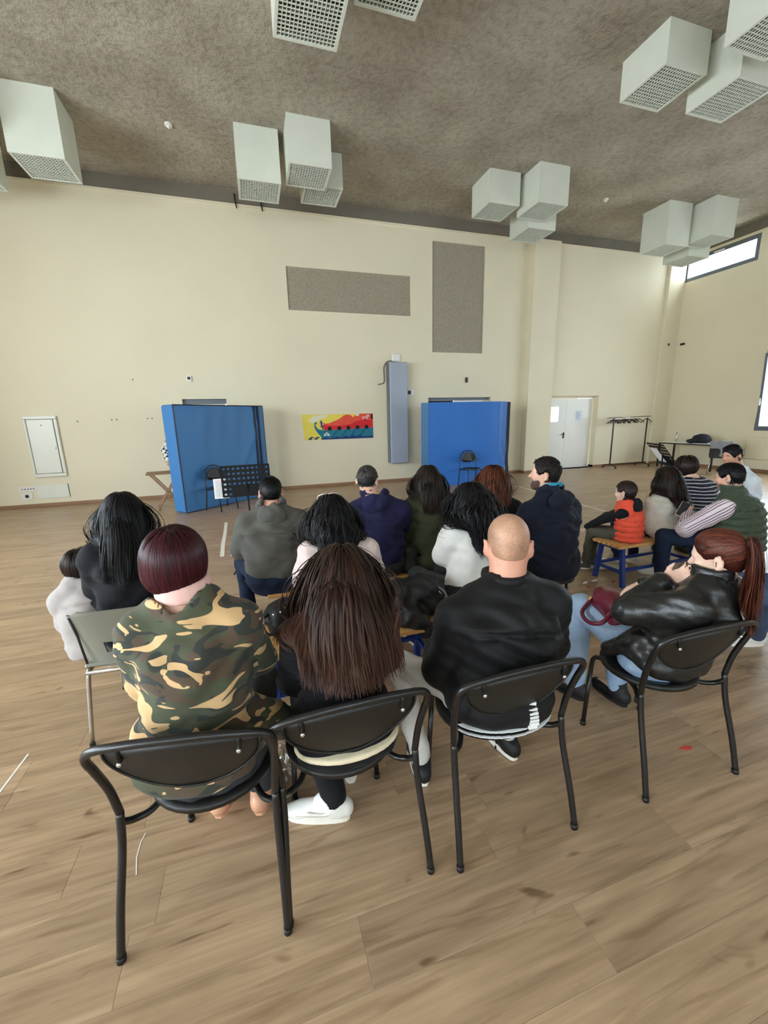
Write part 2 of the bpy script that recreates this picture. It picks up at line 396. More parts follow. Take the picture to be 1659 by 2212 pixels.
# windows
def window(name, axis, pos, thick, u0, u1, v0, v1, panes=1, fr=0.07, tilt=0.0):
    def B(m, a, b, c, d, e0, e1): return m.box(a, b, pos + e0, pos + e1, c, d, None, .004) if axis == 'y' else m.box(pos + e0, pos + e1, a, b, c, d, None, .004)
    e = [0.02 * (1 if thick > 0 else -1), 0.09 * (1 if thick > 0 else -1)]; e.sort()
    m = MB()
    B(m, u0, u1, v0, v0 + fr, *e); B(m, u0, u1, v1 - fr, v1, *e); B(m, u0, u0 + fr, v0 + fr, v1 - fr, *e); B(m, u1 - fr, u1, v0 + fr, v1 - fr, *e)
    root = struct(m.build(name, 'grey_frame'))
    wd = (u1 - u0 - 2 * fr) / panes
    for i in range(panes):
        a = u0 + fr + i * wd; c = (e[0] + e[1]) / 2
        if i: B(m2 := MB(), a - .025, a + .025, v0 + fr, v1 - fr, *e); m2.build('mullion', 'grey_frame', root)
        g = MB(); B(g, a, a + wd, v0 + fr, v1 - fr, c - .004, c + .004); g.build('pane', 'glass', root)
    return root
w1 = window('window_1', 'x', XR, 0.3, 8.26, 10.24, 5.41, 6.05, 1, 0.105)
MB().box(XR + .0, XR + .02, 9.15, 9.42, 5.97, 6.0).tube([(XR + .01, 9.28, 5.98), (XR - .03, 9.26, 5.9), (XR - .01, 9.3, 5.8)], .006, 6).build('handle', 'plastic_white', w1)
w2 = window('window_2', 'x', XR, 0.3, 5.04, 7.69, 1.09, 3.13, 2, 0.06)
M = Matrix.Translation((XR + 0.03, 0, 1.15)) @ Matrix.Rotation(R(-3.2), 4, 'Y')
sash = MB(); 
for a in ((6.42, 7.64, 0, .06), (6.42, 7.64, 1.84, 1.90), (6.42, 6.48, .06, 1.84), (7.58, 7.64, .06, 1.84)): sash.box(-.05, -.005, a[0], a[1], a[2], a[3], M)
so = sash.build('sash', 'grey_frame', w2)
MB().box(-.075, -.05, 7.60, 7.62, .62, .70, M).box(-.085, -.07, 7.60, 7.62, .60, .78, M).build('handle', 'plastic_white', so)
window('window_3', 'x', XR, 0.3, 2.2, 4.85, 1.09, 3.13, 2, 0.06)
for i, (c, wd) in enumerate(LEFT_WIN): window('window_%d' % (4 + i), 'x', XL, -0.26, c - wd / 2, c + wd / 2, 1.1, 4.1, 2)
for i, (c, wd) in enumerate(BACK_WIN): window('window_%d' % (7 + i), 'y', YB, -0.26, c - wd / 2, c + wd / 2, 1.4, 4.4, 2)
# radiator panel below the right window
rd = thing('radiator_cover', 'pale flat radiator cover on the right wall below the grey-framed window', 'radiator', (XR, 0, 0))
box('panel', -0.09, -.001, 4.9, 7.76, .34, .92, 'wall_paint', rd, .01); box('lower_panel', -0.10, -.001, 4.9, 7.78, .09, .335, 'wall_paint', rd, .006)

# doors
def door_leaf(name, x0, x1, y, z1, mat, parent=None, z0=0.0): return box(name, x0, x1, y, y + 0.045, z0 + .006, z1, mat, parent, .003)
d1 = struct(box('door_1', D1[0], D1[1], YW + .10, YW + .16, 2.06, 2.17, 'grey_frame'))
door_leaf('door_leaf', D1[0] + .05, D1[1] - .05, YW + .12, 1.94, 'white_paint', d1); box('transom', D1[0] + .04, D1[1] - .04, YW + .11, YW + .15, 1.94, 2.06, 'wall_paint_rough', d1)
d2 = struct(box('door_2', D2[0], D2[1], YW + .10, YW + .16, 2.08, 2.15, 'grey_frame'))
door_leaf('door_leaf', 5.30, 6.22, YW + .12, 2.08, 'white_paint', d2); box('doorway_dark_panel', D2[0] + .0, 5.30, YW + .18, YW + .24, 0, 2.08, 'black', d2); box('door_frame', 6.22, D2[1], YW + .1, YW + .2, 0, 2.08, 'wall_paint', d2)  # solid black panel painted as the dark beyond the open doorway
d3 = struct(box('door_3', D3[0], D3[1], YW + .17, YW + .25, 2.10, 2.16, 'wall_paint'))
LF = MB()
for a in ((D3[0], 8.50, 0, 2.09), (8.86, 9.088, 0, 2.09), (8.50, 8.86, 0, 1.42), (8.50, 8.86, 1.86, 2.09)): LF.box(a[0], a[1], YW + .20, YW + .245, a[2] + .006, a[3])
lf = LF.build('door_leaf', 'white_paint', d3)
MB().box(8.47, 8.50, YW + .19, YW + .21, 1.39, 1.89).box(8.86, 8.89, YW + .19, YW + .21, 1.39, 1.89).box(8.50, 8.86, YW + .19, YW + .21, 1.86, 1.89).box(8.50, 8.86, YW + .19, YW + .21, 1.39, 1.42).build('window_frame', 'white_paint', lf)
box('pane', 8.50, 8.86, YW + .218, YW + .224, 1.42, 1.86, 'glass', lf)
rl = door_leaf('door_leaf', 9.094, 10.06, YW + .20, 2.09, 'white_paint', d3)
MB().box(9.03, 9.07, YW + .185, YW + .2, .92, 1.10).tube([(9.05, YW + .19, 1.05), (9.05, YW + .14, 1.05), (9.04, YW + .135, 1.05), (8.91, YW + .135, 1.045)], .011, 8).build('handle', 'black', lf)
struct(box('wall_corridor', D3[0] - .3, D3[1] + .3, YW + 1.2, YW + 1.25, 0, 2.6, 'wall_paint'))
n = tag(box('notice', 9.44, 9.69, YW + .197, YW + .1995, 1.42, 1.75, 'paper_blue'), 'sheet of paper taped to the right leaf of the white double door', 'notice')
for i in range(7): box('text_line', 9.48, 9.65 - random.random() * .08, YW + .1955, YW + .1965, 1.69 - i * .033, 1.70 - i * .033, 'ink_grey', n)

# hatch and plates on the wall at left
h = thing('service_hatch', 'white metal service hatch with raised frame low on the left of the wall', 'hatch', (0, YW, 0))
f_ = MB()
for a in ((-4.39, -3.81, 1.80, 1.87), (-4.39, -3.81, .62, .69), (-4.39, -4.345, .69, 1.80), (-3.87, -3.81, .69, 1.80)): f_.box(a[0], a[1], -.05, 0, a[2], a[3], None, .012)
f_.build('frame', 'hatch_paint', h)
dr = box('door', -4.335, -3.885, -.042, -.01, .70, 1.79, 'hatch_paint', h, .006)
MB().box(-3.885, -3.87, -.025, -.001, .69, 1.80).build('shadow_gap', 'lamp_dark', h)
MB().cyl((-3.93, -.06, 1.22), (-3.93, -.04, 1.22), .022, 12).build('lock', 'plastic_white', dr); MB().cyl((-4.09, -.048, 1.68), (-4.09, -.04, 1.68), .012, 8).build('key_hole', 'lamp_dark', dr)
lp = thing('cover_plate', 'blank white cover plate just above the skirting below the hatch', 'plate', (0, YW, 0)); box('plate', -4.42, -3.85, -.012, 0, .17, .46, 'hatch_paint', lp, .003); MB().box(-3.85, -3.838, -.006, 0, .17, .46).build('edge', 'lamp_dark', lp)
sk = thing('power_socket', 'round black wall socket on a white plate left of the cover plate', 'socket', (0, YW, 0)); box('plate', -4.70, -4.50, -.012, 0, .17, .31, 'plastic_white', sk, .003); MB().cyl((-4.60, -.016, .24), (-4.60, -.010, .24), .035, 16).build('socket_hole', 'black', sk)
sk = thing('connector_strip', 'small white connector strip with metal pins above the round socket', 'socket', (0, YW, 0)); box('plate', -4.72, -4.40, -.010, 0, .34, .44, 'plastic_white', sk, .003)
for i in range(5): MB().cyl((-4.66 + i * .05, -.013, .39), (-4.66 + i * .05, -.009, .39), .014, 8).build('connector', 'lamp_dark', sk)
def small_box(name, x, z, sx, sz, lab, cat, mat='plastic_white', screen=None):
    t = thing(name, lab, cat, (x, YW, z)); box('casing', -sx / 2, sx / 2, -.035, 0, -sz / 2, sz / 2, mat, t, .006)
    if screen: box('display', screen[0], screen[1], -.038, -.034, screen[2], screen[3], 'plastic_dark', t)
    return t
small_box('thermostat', -1.22, 2.60, .10, .13, 'small white thermostat high on the wall above the left blue mat', 'thermostat', screen=(-.03, .03, -.02, .04))
small_box('wall_thermostat', 3.97, 2.28, .20, .14, 'white thermostat with dark screen on the wall right of the grey padded column', 'thermostat', screen=(-.08, .02, -.045, .05))
small_box('wall_switch', 5.59, 2.60, .07, .13, 'small dark switch on the wall above the right blue mat', 'switch', 'plastic_dark', (-.02, .02, -.04, .0))
small_box('wall_socket', 4.13, 1.03, .12, .10, 'cream wall socket low between grey padded column and right mat', 'socket', 'wall_paint')
ap = thing('access_point', 'white square wireless access point on the wall above the grey padded column', 'router', (3.60, YW, 3.13)); box('casing', -.11, .11, -.05, 0, -.10, .10, 'plastic_white', ap, .03); MB().cyl((0, -.054, .0), (0, -.049, .0), .012, 10).build('status_light', 'paper', ap)
pc = thing('padded_column', 'tall grey padded column guard fixed to the wall beside the painting', 'pad', (0, YW, 0))
box('pad', 3.36, 3.84, -.22, -.01, .50, 3.0, 'pad_grey', pc, .02); MB().box(3.335, 3.36, -.18, -.01, .52, 2.99).build('side_strip', 'grey_frame', pc)
tag(MB().tube(bez([(3.62, YW - .02, 3.02), (3.40, YW - .02, 3.04), (3.28, YW - .015, 2.9), (3.28, YW - .015, 2.65), (3.26, YW - .015, 2.52), (3.12, YW - .012, 2.48)]), .012, 6).build('cable', 'lamp_dark'), 'grey cable hanging down the left side of the padded column', 'cable')
for i, (x, z) in enumerate(((-2.32, 2.58), (-3.46, 1.74), (-2.83, 1.76), (-2.74, 1.76), (-2.15, 1.77), (-2.06, 1.77))):
    tag(MB().cyl((x, YW - .008, z), (x, YW, z), .014, 8).build('wall_plug', 'lamp_dark'), ['dark wall plug alone high left of the thermostat', 'dark wall plug just right of the hatch', 'left plug of the pair between hatch and left mat', 'right plug of the pair between hatch and left mat', 'left plug of the pair nearest the left mat', 'right plug of the pair nearest the left mat'][i], 'wall plug', 'wall plugs')
tag(box('wall_sensor', XR - .03, XR, 9.92, 10.05, 3.62, 3.68, 'black'), 'small black sensor on the right wall near the corner', 'sensor')
tag(MB().cyl((12.5, YW - .112, 3.66), (12.5, YW - .10, 3.66), .04, 12).build('wall_anchor', 'lamp_dark'), 'round plug in the corner pilaster beside the black sensor', 'wall plug')

# ship painting (paper sheets on the wall)
pt = thing('ship_painting', 'long painted paper of a ship with red sail on the wall', 'painting', (1.17, YW, 1.17))
PWD, PHT = 1.78, 0.61
def flat(name, poly, d, mat):
    v = [(x * PWD, -d, (1 - y) * PHT) for x, y in poly]; m = MB(); nn = len(v); m.add(v + [(a, -d + .0012, c) for a, _, c in v], [tuple(range(nn)), tuple(range(nn, 2 * nn))[::-1]] + [(i, nn + i, nn + (i + 1) % nn, (i + 1) % nn) for i in range(nn)])
    return m.build(name, mat, pt)
def circ(cx, cy, r, n=18): return [(cx + r * math.cos(2 * PI * i / n), cy + r * 2.9 * math.sin(2 * PI * i / n)) for i in range(n)]
flat('sky', [(0, 0), (1, 0), (1, 1), (0.02, 1)], .003, 'p_yellow')
flat('cloud', [(0.10, .18), (.16, .06), (.27, .02), (.36, .02), (.34, .12), (.26, .18), (.2, .3), (.12, .34), (.09, .27)], .0045, 'p_cloud')
flat('sail', [(.295, .33), (.32, .37), (.36, .36), (.44, .28), (.52, .18), (.58, .06), (.63, .02), (.68, .05), (.705, .12), (.725, .13), (.735, .03), (.755, .09), (.785, .08), (.80, 0), (1, 0), (1, .56), (.9, .58), (.7, .58), (.45, .61), (.30, .62), (.285, .45)], .006, 'p_orange')
flat('sail_band', [(.29, .40), (.33, .44), (.5, .46), (.66, .42), (.76, .30), (.86, .22), (1, .28), (1, .58), (.9, .59), (.6, .60), (.30, .63), (.28, .5)], .0075, 'p_red')
flat('dark_corner', [(.975, .03), (1, 0), (1, .25), (.97, .2)], .009, 'p_black')
flat('moon', [(.745, 0), (.805, 0), (.80, .07), (.78, .10), (.76, .07)], .0085, 'p_cloud')
flat('hull', [(.16, .46), (.165, .34), (.18, .29), (.196, .30), (.198, .36), (.185, .39), (.178, .37), (.176, .42), (.19, .50), (.215, .57), (.25, .61), (.32, .63), (1, .57), (1, .98), (.26, .98), (.24, .85), (.205, .74), (.175, .60)], .009, 'p_teal')
flat('sea', [(.25, 1), (.25, .95), (.33, .89), (.36, .95), (.43, .93), (.47, .87), (.52, .94), (.56, .92), (.60, .86), (.65, .93), (.70, .85), (.75, .92), (.80, .85), (.85, .92), (.95, .91), (1, .88), (1, 1)], .0105, 'p_navy')
for x in (.065, .145): flat('wave', [(x, .985), (x + .02, .92), (x + .05, .87), (x + .082, .89), (x + .08, .94), (x + .06, .91), (x + .048, .95), (x + .06, .985)], .0105, 'p_navy')
for i, x in enumerate((.375, .51, .64, .772, .905)): flat('oar_port', circ(x, .57 - i * .008, .029), .012, 'p_black')
for x in (.475, .605, .735, .87): flat('oar', [(x, .62), (x + .008, .64), (x - .08, .98), (x - .09, .97)], .0112, 'p_navy')
flat('eye_white', [(.28, .84), (.305, .76), (.33, .71), (.355, .77), (.375, .85)], .0112, 'p_white'); flat('eye_pupil', circ(.325, .79, .013), .0125, 'p_eye')
flat('animal', [(.845, .10), (.90, .13), (.905, .05), (.95, .04), (.955, .12), (.93, .13), (.93, .25), (.92, .26), (.915, .19), (.865, .19), (.86, .26), (.85, .25)], .0092, 'p_pink')
flat('figure', [(.245, .25), (.265, .24), (.27, .32), (.29, .36), (.285, .44), (.275, .47), (.285, .60), (.272, .6), (.262, .50), (.245, .5), (.255, .42), (.25, .34)], .0108, 'p_navy'); flat('shield', circ(.282, .39, .012), .0122, 'p_pink')

# blue crash mats standing on edge
def frame3(o, ux, uy):
    u = Vector((ux, uy, 0)).normalized(); nrm = Vector((-u.y, u.x, 0)); return Matrix(((u.x, nrm.x, 0, o[0]), (u.y, nrm.y, 0, o[1]), (0, 0, 1, 0), (0, 0, 0, 1)))
ang = math.atan2(9.62 - 8.22, .28 + 1.31); LM = 2.10
ml = thing('crash_mat', 'thick blue crash mat standing on edge at left behind the music stand', 'gym mat', (-1.31, 8.22, 0), ang)
def sheet(x0, x1, z0, z1, y, nx, nz, fn):
    m = MB(); v = [(x0 + (x1 - x0) * i / nx, y + fn(i / nx, j / nz), z0 + (z1 - z0) * j / nz) for j in range(nz + 1) for i in range(nx + 1)]
    return m.add(v, [(j * (nx + 1) + i, j * (nx + 1) + i + 1, (j + 1) * (nx + 1) + i + 1, (j + 1) * (nx + 1) + i) for j in range(nz) for i in range(nx)])
def drape(u, v):
    e = min(1, 6 * min(u, 1 - u, v * 1.5, (1 - v) * 3))
    return e * (-.012 + .010 * math.sin(u * 34 + 3 * math.sin(v * 3)) * v ** 3 + .008 * math.sin(u * 9 + v * 4) - .018 * math.exp(-((u - .92 + .6 * (.8 - v)) / .05) ** 2) * (v < .85))
box('core', 0.0, LM, 0.012, .36, 0, 1.98, 'mat_blue', ml, .03); sheet(.02, LM - .02, .02, 1.96, 0.0, 60, 30, drape).build('cover', 'mat_blue', ml, True)
MB().tube([(.012, .005, .01), (.012, .005, 1.975), (LM - .012, .005, 1.975), (LM - .012, .005, .01)], .012, 6).build('piping', 'mat_navy', ml)
for x in (1.80, 1.90): MB().box(x, x + .045, -.034, .02, .01, 1.98, None, .004).build('strap', 'mat_navy', ml)
mr = thing('crash_mat', 'bright blue crash mat standing on edge at right behind the single chair', 'gym mat', (0, 0, 0))
PA, PB, PCc, PD = (4.0, 9.12), (5.83, 8.98), (6.17, 9.20), (3.87, 9.27)
core = MB().prism([PA, PB, PCc, (6.05, 9.48), (4.02, 9.55), PD], 0.0, 1.98); core.build('core', 'mat_blue_bright', mr)
def panel(p, q, nm, mat, fn, nx=36): 
    Mx = frame3(p, q[0] - p[0], q[1] - p[1]); Ln = math.hypot(q[0] - p[0], q[1] - p[1]); s_ = sheet(.0, Ln, .0, 1.985, -.006, nx, 24, fn); s_.v = [tuple(Mx @ Vector(t)) for t in s_.v]; return s_.build(nm, mat, mr, True)
panel(PA, PB, 'cover', 'mat_blue_bright', lambda u, v: min(1, 8 * min(u, 1 - u)) * (-.014 - .01 * math.sin(u * 7 + v * 3) + .006 * math.sin(u * 40) * v ** 4))
panel(PB, PCc, 'side_cover', 'mat_blue_bright', lambda u, v: min(1, 6 * min(u, 1 - u)) * (-.012 + .016 * math.sin(v * 26 + u * 8) * (1 - v) ** .7), 14)
panel(PD, PA, 'side_cover', 'mat_teal', lambda u, v: -.004, 4)
for k, (a, b) in enumerate((((6.18, 9.21), (6.24, 9.24)), ((6.26, 9.25), (6.33, 9.28)))):
    m = MB(); pts = [[(p[0] + .05 * math.sin(j * .9 + k) * max(0, .6 - j / 14), p[1] - .03 * math.sin(j * .7) * max(0, .7 - j / 14)) for p in (a, b)] for j in range(15)]
    v = [(p[0], p[1] + e, 1.98 * j / 14) for j in range(15) for e in (0, .02) for p in pts[j]]
    m.add(v, [(j * 4 + a_, j * 4 + b_, j * 4 + 4 + b_, j * 4 + 4 + a_) for j in range(14) for a_, b_ in ((0, 1), (1, 3), (3, 2), (2, 0))]); m.build('zip_flap', 'mat_navy', mr, True)

# ceiling lamps: square boxes hung in clusters
LS = 0.70
def lamp_parts():
    fr = MB(); b = .035
    for a in ((0, LS, 0, b), (0, LS, LS - b, LS), (0, b, b, LS - b), (LS - b, LS, b, LS - b)): fr.box(a[0], a[1], a[2], a[3], 0, .02)
    gr = MB(); n = 15; m_ = 13
    for i in range(1, n): x = b + (LS - 2 * b) * i / n; gr.box(x - .0035, x + .0035, b, LS - b, .004, .016)
    for i in range(1, m_): y = b + (LS - 2 * b) * i / m_; gr.box(b, LS - b, y - .0035, y + .0035, .004, .016)
    rf = MB()
    for i in range(13): x = .07 + i * .045; rf.box(x, x + .012, 0, .075, .0, .05)
    rf.box(.05, LS - .05, 0, .012, 0, .06); rf.box(.05, LS - .05, .063, .075, 0, .06)
    tb = MB().cyl((.05, .037, .075), (LS - .05, .037, .075), .016, 8)
    return fr, gr, rf, tb
_lp = None
def lamp(x, y, z, label):
    global _lp
    t = thing('ceiling_lamp', label, 'ceiling lamp', (x, y, z), 0, 'white box ceiling lamps'); H = ZC - z
    hs = MB(); th = .012
    for a in ((0, LS, 0, th), (0, LS, LS - th, LS), (0, th, th, LS - th), (LS - th, LS, th, LS - th)): hs.box(a[0], a[1], a[2], a[3], .02, H)
    hs.build('housing', 'lamp_paint', t); MB().box(th, LS - th, th, LS - th, .13, .14).build('dark_inner_plate', 'lamp_dark', t)  # dark plate: the shade inside the lamp is put into its colour
    if _lp is None:
        ps = lamp_parts(); _lp = [ps[0].build('rim', 'lamp_paint', t), ps[1].build('grille', 'lamp_paint', t)]
        rr = ps[2].build('reflector', 'lamp_reflector', t); rr.location = (0, .09, .04); tt = ps[3].build('tube', 'lamp_tube', rr); _lp += [rr, tt]
        k0 = 1
    else:
        mkobj('rim', _lp[0].data, None, t); mkobj('grille', _lp[1].data, None, t); k0 = 0
    for k in range(k0, 4):
        rr = mkobj('reflector', _lp[2].data, None, t); rr.location = (0, .09 + k * .15, .04); mkobj('tube', _lp[3].data, None, rr)
    return t
for a in ((-2.98, 8.13, 5.50, 'white box ceiling lamp nearest the left edge, seen whole'), (-4.25, 8.75, 5.52, 'white box ceiling lamp cut off by the left edge, lower one'), (-3.86, 7.72, 5.62, 'white box ceiling lamp barely showing at the left edge, upper one'),
          (.15, 8.18, 5.59, 'left box lamp of the cluster of three above the left mat'), (.95, 7.74, 5.70, 'front box lamp of the cluster of three above the left mat'), (1.31, 8.53, 5.81, 'rear box lamp half hidden in the cluster above the left mat'),
          (4.90, 8.20, 5.79, 'left box lamp of the cluster above the right mat'), (5.72, 7.76, 5.70, 'front box lamp of the cluster above the right mat'), (6.07, 8.53, 5.59, 'rear low box lamp of the cluster above the right mat'),
          (9.62, 8.21, 5.48, 'left box lamp of the cluster near the corner window'), (10.46, 7.77, 5.59, 'right box lamp of the cluster near the corner window'), (10.78, 8.53, 5.44, 'rear low box lamp of the cluster overlapping the corner window'),
          (5.36, 4.86, 5.91, 'leftmost big box lamp at the upper right of the picture'), (6.26, 4.57, 5.75, 'big box lamp behind, at the upper right beside the leftmost one'), (5.70, 3.70, 5.80, 'big box lamp cut by the upper right corner of the picture'),
          (.60, 4.87, 5.72, 'large box lamp at the top edge left of the middle'), (1.45, 4.60, 5.98, 'box lamp cut by the top edge right of the large one')): lamp(*a)
for x, y, lb in ((-.85, 8.51, 'small round smoke detector on the ceiling left of the lamps above the left mat'), (8.12, 8.58, 'small round smoke detector on the ceiling between the two right clusters')):
    t = thing('smoke_detector', lb, 'detector', (x, y, ZC)); MB().tube([(0, 0, -.001), (0, 0, -.03)], [.06, .055], 14).build('base', 'plastic_white', t); MB().tube([(0, 0, -.03), (0, 0, -.06)], [.035, .02], 12).build('sensor', 'plastic_white', t)

for x, lb in ((.10, 'short black cable end hanging from the beam left of the lamp cluster'), (.62, 'short black cable end hanging from the beam under the lamp cluster')):
    tag(MB().tube(bez([(x - .02, YW - .002, 6.30), (x - .01, YW - .03, 6.16), (x + .01, YW - .045, 6.02)], 5), .012, 6).build('cable_end', 'black'), lb, 'cable')
# ------------------------------------------------------------------ chairs
def arc_pts(c, r, a0, a1, n, ax0, ax1):
    return [np.array(c) + r * (math.cos(a0 + (a1 - a0) * i / n) * np.array(ax0) + math.sin(a0 + (a1 - a0) * i / n) * np.array(ax1)) for i in range(n + 1)]
def black_chair(loc, rz, label):
    """stacking chair: bent tube frame, round seat, half-oval back panel; origin midway between the rear feet"""
    t = thing('black_chair', label, 'chair', (loc[0], loc[1], 0), rz, 'black chairs of the front row')
    for s in (-1, 1):
        MB().tube(bez([(s * .258, 0, 0.012), (s * .252, .035, .16), (s * .242, .085, .34), (s * .24, .105, .46)], 6), .0125, 12).build('leg', 'black_metal', t, True)
        MB().tube([(s * .258, 0, 0.0), (s * .2575, .003, .02)], [.0135, .0145], 12).build('foot_cap', 'black', t, True)
        MB().tube(bez([(s * .240, .10, .425), (s * .222, .135, .392), (s * .18, .17, .385), (s * .150, .23, .40), (s * .150, .34, .415), (s * .162, .42, .42), (s * .172, .452, .40), (s * .176, .458, .34)], 6), .0115, 10).build('seat_rail', 'black_metal', t, True)
        MB().tube([(s * .176, .458, .345), (s * .19, .462, .012)], .0115, 12).build('leg', 'black_metal', t, True); MB().tube([(s * .19, .462, 0), (s * .19, .462, .02)], .0145, 10).build('foot_cap', 'black', t, True)
    half = [(.240, .105, .455), (.248, .09, .56), (.258, .06, .66), (.262, .043, .705), (.255, .032, .738), (.225, .022, .760), (.17, .010, .775), (.09, .001, .786), (0, -.003, .790)]
    MB().tube(bez(half + [(-x, y, z) for x, y, z in half[-2::-1]], 6), .0125, 12).build('back_frame', 'black_metal', t, True)
    nu, nv = 24, 10; v = []
    for side in (0, 1):
        for j in range(nv + 1):
            q = j / nv; hw = .222 * math.sqrt(max(0.0, 1 - (q * .985) ** 2.3))
            for i in range(nu + 1):
                x = hw * (2 * i / nu - 1); y = .012 + .085 * q ** 1.3 + .055 * (x / .23) ** 2 - (.014 if side == 0 else .004); v.append((x, y, .772 - .225 * q - .05 * (x / .23) ** 2 * (1 - q)))
    n1 = (nu + 1) * (nv + 1); f = []
    for j in range(nv):
        for i in range(nu):
            a = j * (nu + 1) + i; f += [(a, a + nu + 1, a + nu + 2, a + 1), (n1 + a, n1 + a + 1, n1 + a + nu + 2, n1 + a + nu + 1)]
    for i in range(nu): f += [(i, i + 1, n1 + i + 1, n1 + i), (nv * (nu + 1) + i + 1, nv * (nu + 1) + i, n1 + nv * (nu + 1) + i, n1 + nv * (nu + 1) + i + 1)]
    for j in range(nv): a = j * (nu + 1); b = a + nu; f += [(a, n1 + a, n1 + a + nu + 1, a + nu + 1), (b, b + nu + 1, n1 + b + nu + 1, n1 + b)]
    bk = MB().add(v, f).build('backrest', 'black_seat', t, True)
    rim = [v[nv * 0 + (j * (nu + 1))] for j in range(nv + 1)] + [v[nv * (nu + 1) + i] for i in range(1, nu)] + [v[j * (nu + 1) + nu] for j in range(nv, -1, -1)]
    MB().tube([np.array(p) + (0, -.002, 0) for p in rim], .004, 6).build('rim', 'black_seat', bk, True)
    for s in (-1, 1):
        MB().ball((s * .165, .022, .705), (.008, .006, .008), 10, 6).build('screw', 'screw', bk, True)
        MB().tube([(s * .165, .028, .71), (s * .17, .026, .765)], .008, 8).build('bracket', 'black', bk, True)
    st = MB(); nr, na = 6, 36; vv = [(0, .295, .432)]
    for k in range(1, nr + 1):
        q = k / nr
        for a in range(na): an = 2 * PI * a / na; vv.append((.212 * q * math.cos(an), .295 + .205 * q * math.sin(an), .432 + .018 * q ** 3 + (-.012 * q ** 4 if math.sin(an) > .6 else 0)))
    ff = [(0, 1 + a, 1 + (a + 1) % na) for a in range(na)]
    for k in range(nr - 1): ff += [(1 + k * na + a, 1 + (k + 1) * na + a, 1 + (k + 1) * na + (a + 1) % na, 1 + k * na + (a + 1) % na) for a in range(na)]
    m0 = len(vv); vv += [(x, y, z - .022 if i else z - .022) for i, (x, y, z) in enumerate(vv)]; ff += [tuple(i + m0 for i in q)[::-1] for q in ff]
    e = 1 + (nr - 1) * na; ff += [(e + a, m0 + e + a, m0 + e + (a + 1) % na, e + (a + 1) % na) for a in range(na)]
    st.add(vv, ff).build('seat', 'black_seat', t, True)
    return t
CH = [((-.289, 1.114), R(-10.1)), ((.229, 1.087), R(0.5)), ((.851, 1.057), R(-.5)), ((1.744, 1.041), R(-2.6))]
black_chair(*CH[0], 'black tube chair under the woman in the camouflage jacket')
black_chair(*CH[1], 'black tube chair under the long brown-haired woman in black')
black_chair(*CH[2], 'black tube chair under the man with shaved head and grey jeans')
black_chair(*CH[3], 'black tube chair under the woman with the ponytail and leather jacket')
def arch_chair(loc, rz, label):
    t = thing('arch_chair', label, 'chair', (loc[0], loc[1], 0), rz, 'arch-backed chairs in front of the mats')
    h = [(.24, -.2, 0.01), (.225, -.15, .40), (.225, -.17, .60)] + [(.225 * math.cos(a), -.17 - .03 * math.sin(a), .62 + .23 * math.sin(a)) for a in np.linspace(.1, PI / 2, 7)]
    MB().tube(bez(h + [(-x, y, z) for x, y, z in h[-2::-1]], 4), .012, 8).build('back_frame', 'black_metal', t, True)
    for s in (-1, 1): MB().tube([(s * .19, .18, .0), (s * .175, .14, .42), (s * .225, -.15, .42)], .011, 8).build('leg', 'black_metal', t, True)
    MB().tube([(-.225, -.15, .40), (.225, -.15, .40)], .011, 8).build('crossbar', 'black_metal', t, True)
    MB().prism([(.205 * math.cos(a), .205 * math.sin(a)) for a in np.linspace(0, 2 * PI, 28)[:-1]], .42, .445).build('seat', 'black_seat', t)
    po = [(.19 * math.cos(a), .64 + .17 * math.sin(a)) for a in np.linspace(0, PI, 14)] + [(.19 * math.cos(a), .64 + .07 * math.sin(a)) for a in np.linspace(PI, 2 * PI, 12)[1:-1]]
    m = MB(); n = len(po); vv = [(x, -.19 + .04 * (x / .19) ** 2 + d, z) for d in (0, .012) for x, z in po]
    m.add(vv, [tuple(range(n)), tuple(range(n, 2 * n))[::-1]] + [(i, n + i, n + (i + 1) % n, (i + 1) % n) for i in range(n)]).build('backrest', 'black_seat', t)
    return t
arch_chair((-.66, 8.36), R(41 + 180), 'black arch-backed chair half hidden by the music stand, before the left mat')
arch_chair((4.90, 8.66), R(183), 'single black arch-backed chair standing before the right blue mat')

# grey shell chair
gc = thing('grey_chair', 'grey plastic shell chair with chrome legs at left', 'chair', (-.735, 2.24, 0), R(-3))
def shell_back():
    m = MB(); cols = [-.215, -.10, .10, .215]; nu, nv = 22, 16; idx = {}; v = []; f = []
    for sd in (0, 1):
        for j in range(nv + 1):
            for i in range(nu + 1):
                x = -.225 + .45 * i / nu; z = .40 + .36 * j / nv; u = x / .225
                cr = .03 if j == nv else 0
                hw = .225 - (.02 if j == nv and True else 0)
                x2 = u * (hw - .02 * (1 - j / nv)); y = .05 - .11 * (j / nv) ** 1.4 + .045 * abs(u) ** 3.5 + (.0 if sd == 0 else .012)
                zz = z - (.03 * max(0, abs(u) - .85) / .15 if j == nv else 0); idx[(sd, j, i)] = len(v); v.append((x2, y, zz))
    def hole(i, j): return 6 <= i < 16 and 4 <= j < 7
    for j in range(nv):
        for i in range(nu):
            if hole(i, j): continue
            q = [(j, i), (j, i + 1), (j + 1, i + 1), (j + 1, i)]
            f.append(tuple(idx[(0, *c)] for c in q)); f.append(tuple(idx[(1, *c)] for c in q)[::-1])
            for a, b, di, dj in (((j, i), (j, i + 1), 0, -1), ((j, i + 1), (j + 1, i + 1), 1, 0), ((j + 1, i + 1), (j + 1, i), 0, 1), ((j + 1, i), (j, i), -1, 0)):
                ni, nj = i + di, j + dj
                if not (0 <= ni < nu and 0 <= nj < nv) or hole(ni, nj): f.append((idx[(0, *b)], idx[(0, *a)], idx[(1, *a)], idx[(1, *b)]))
    return m.add(v, f)
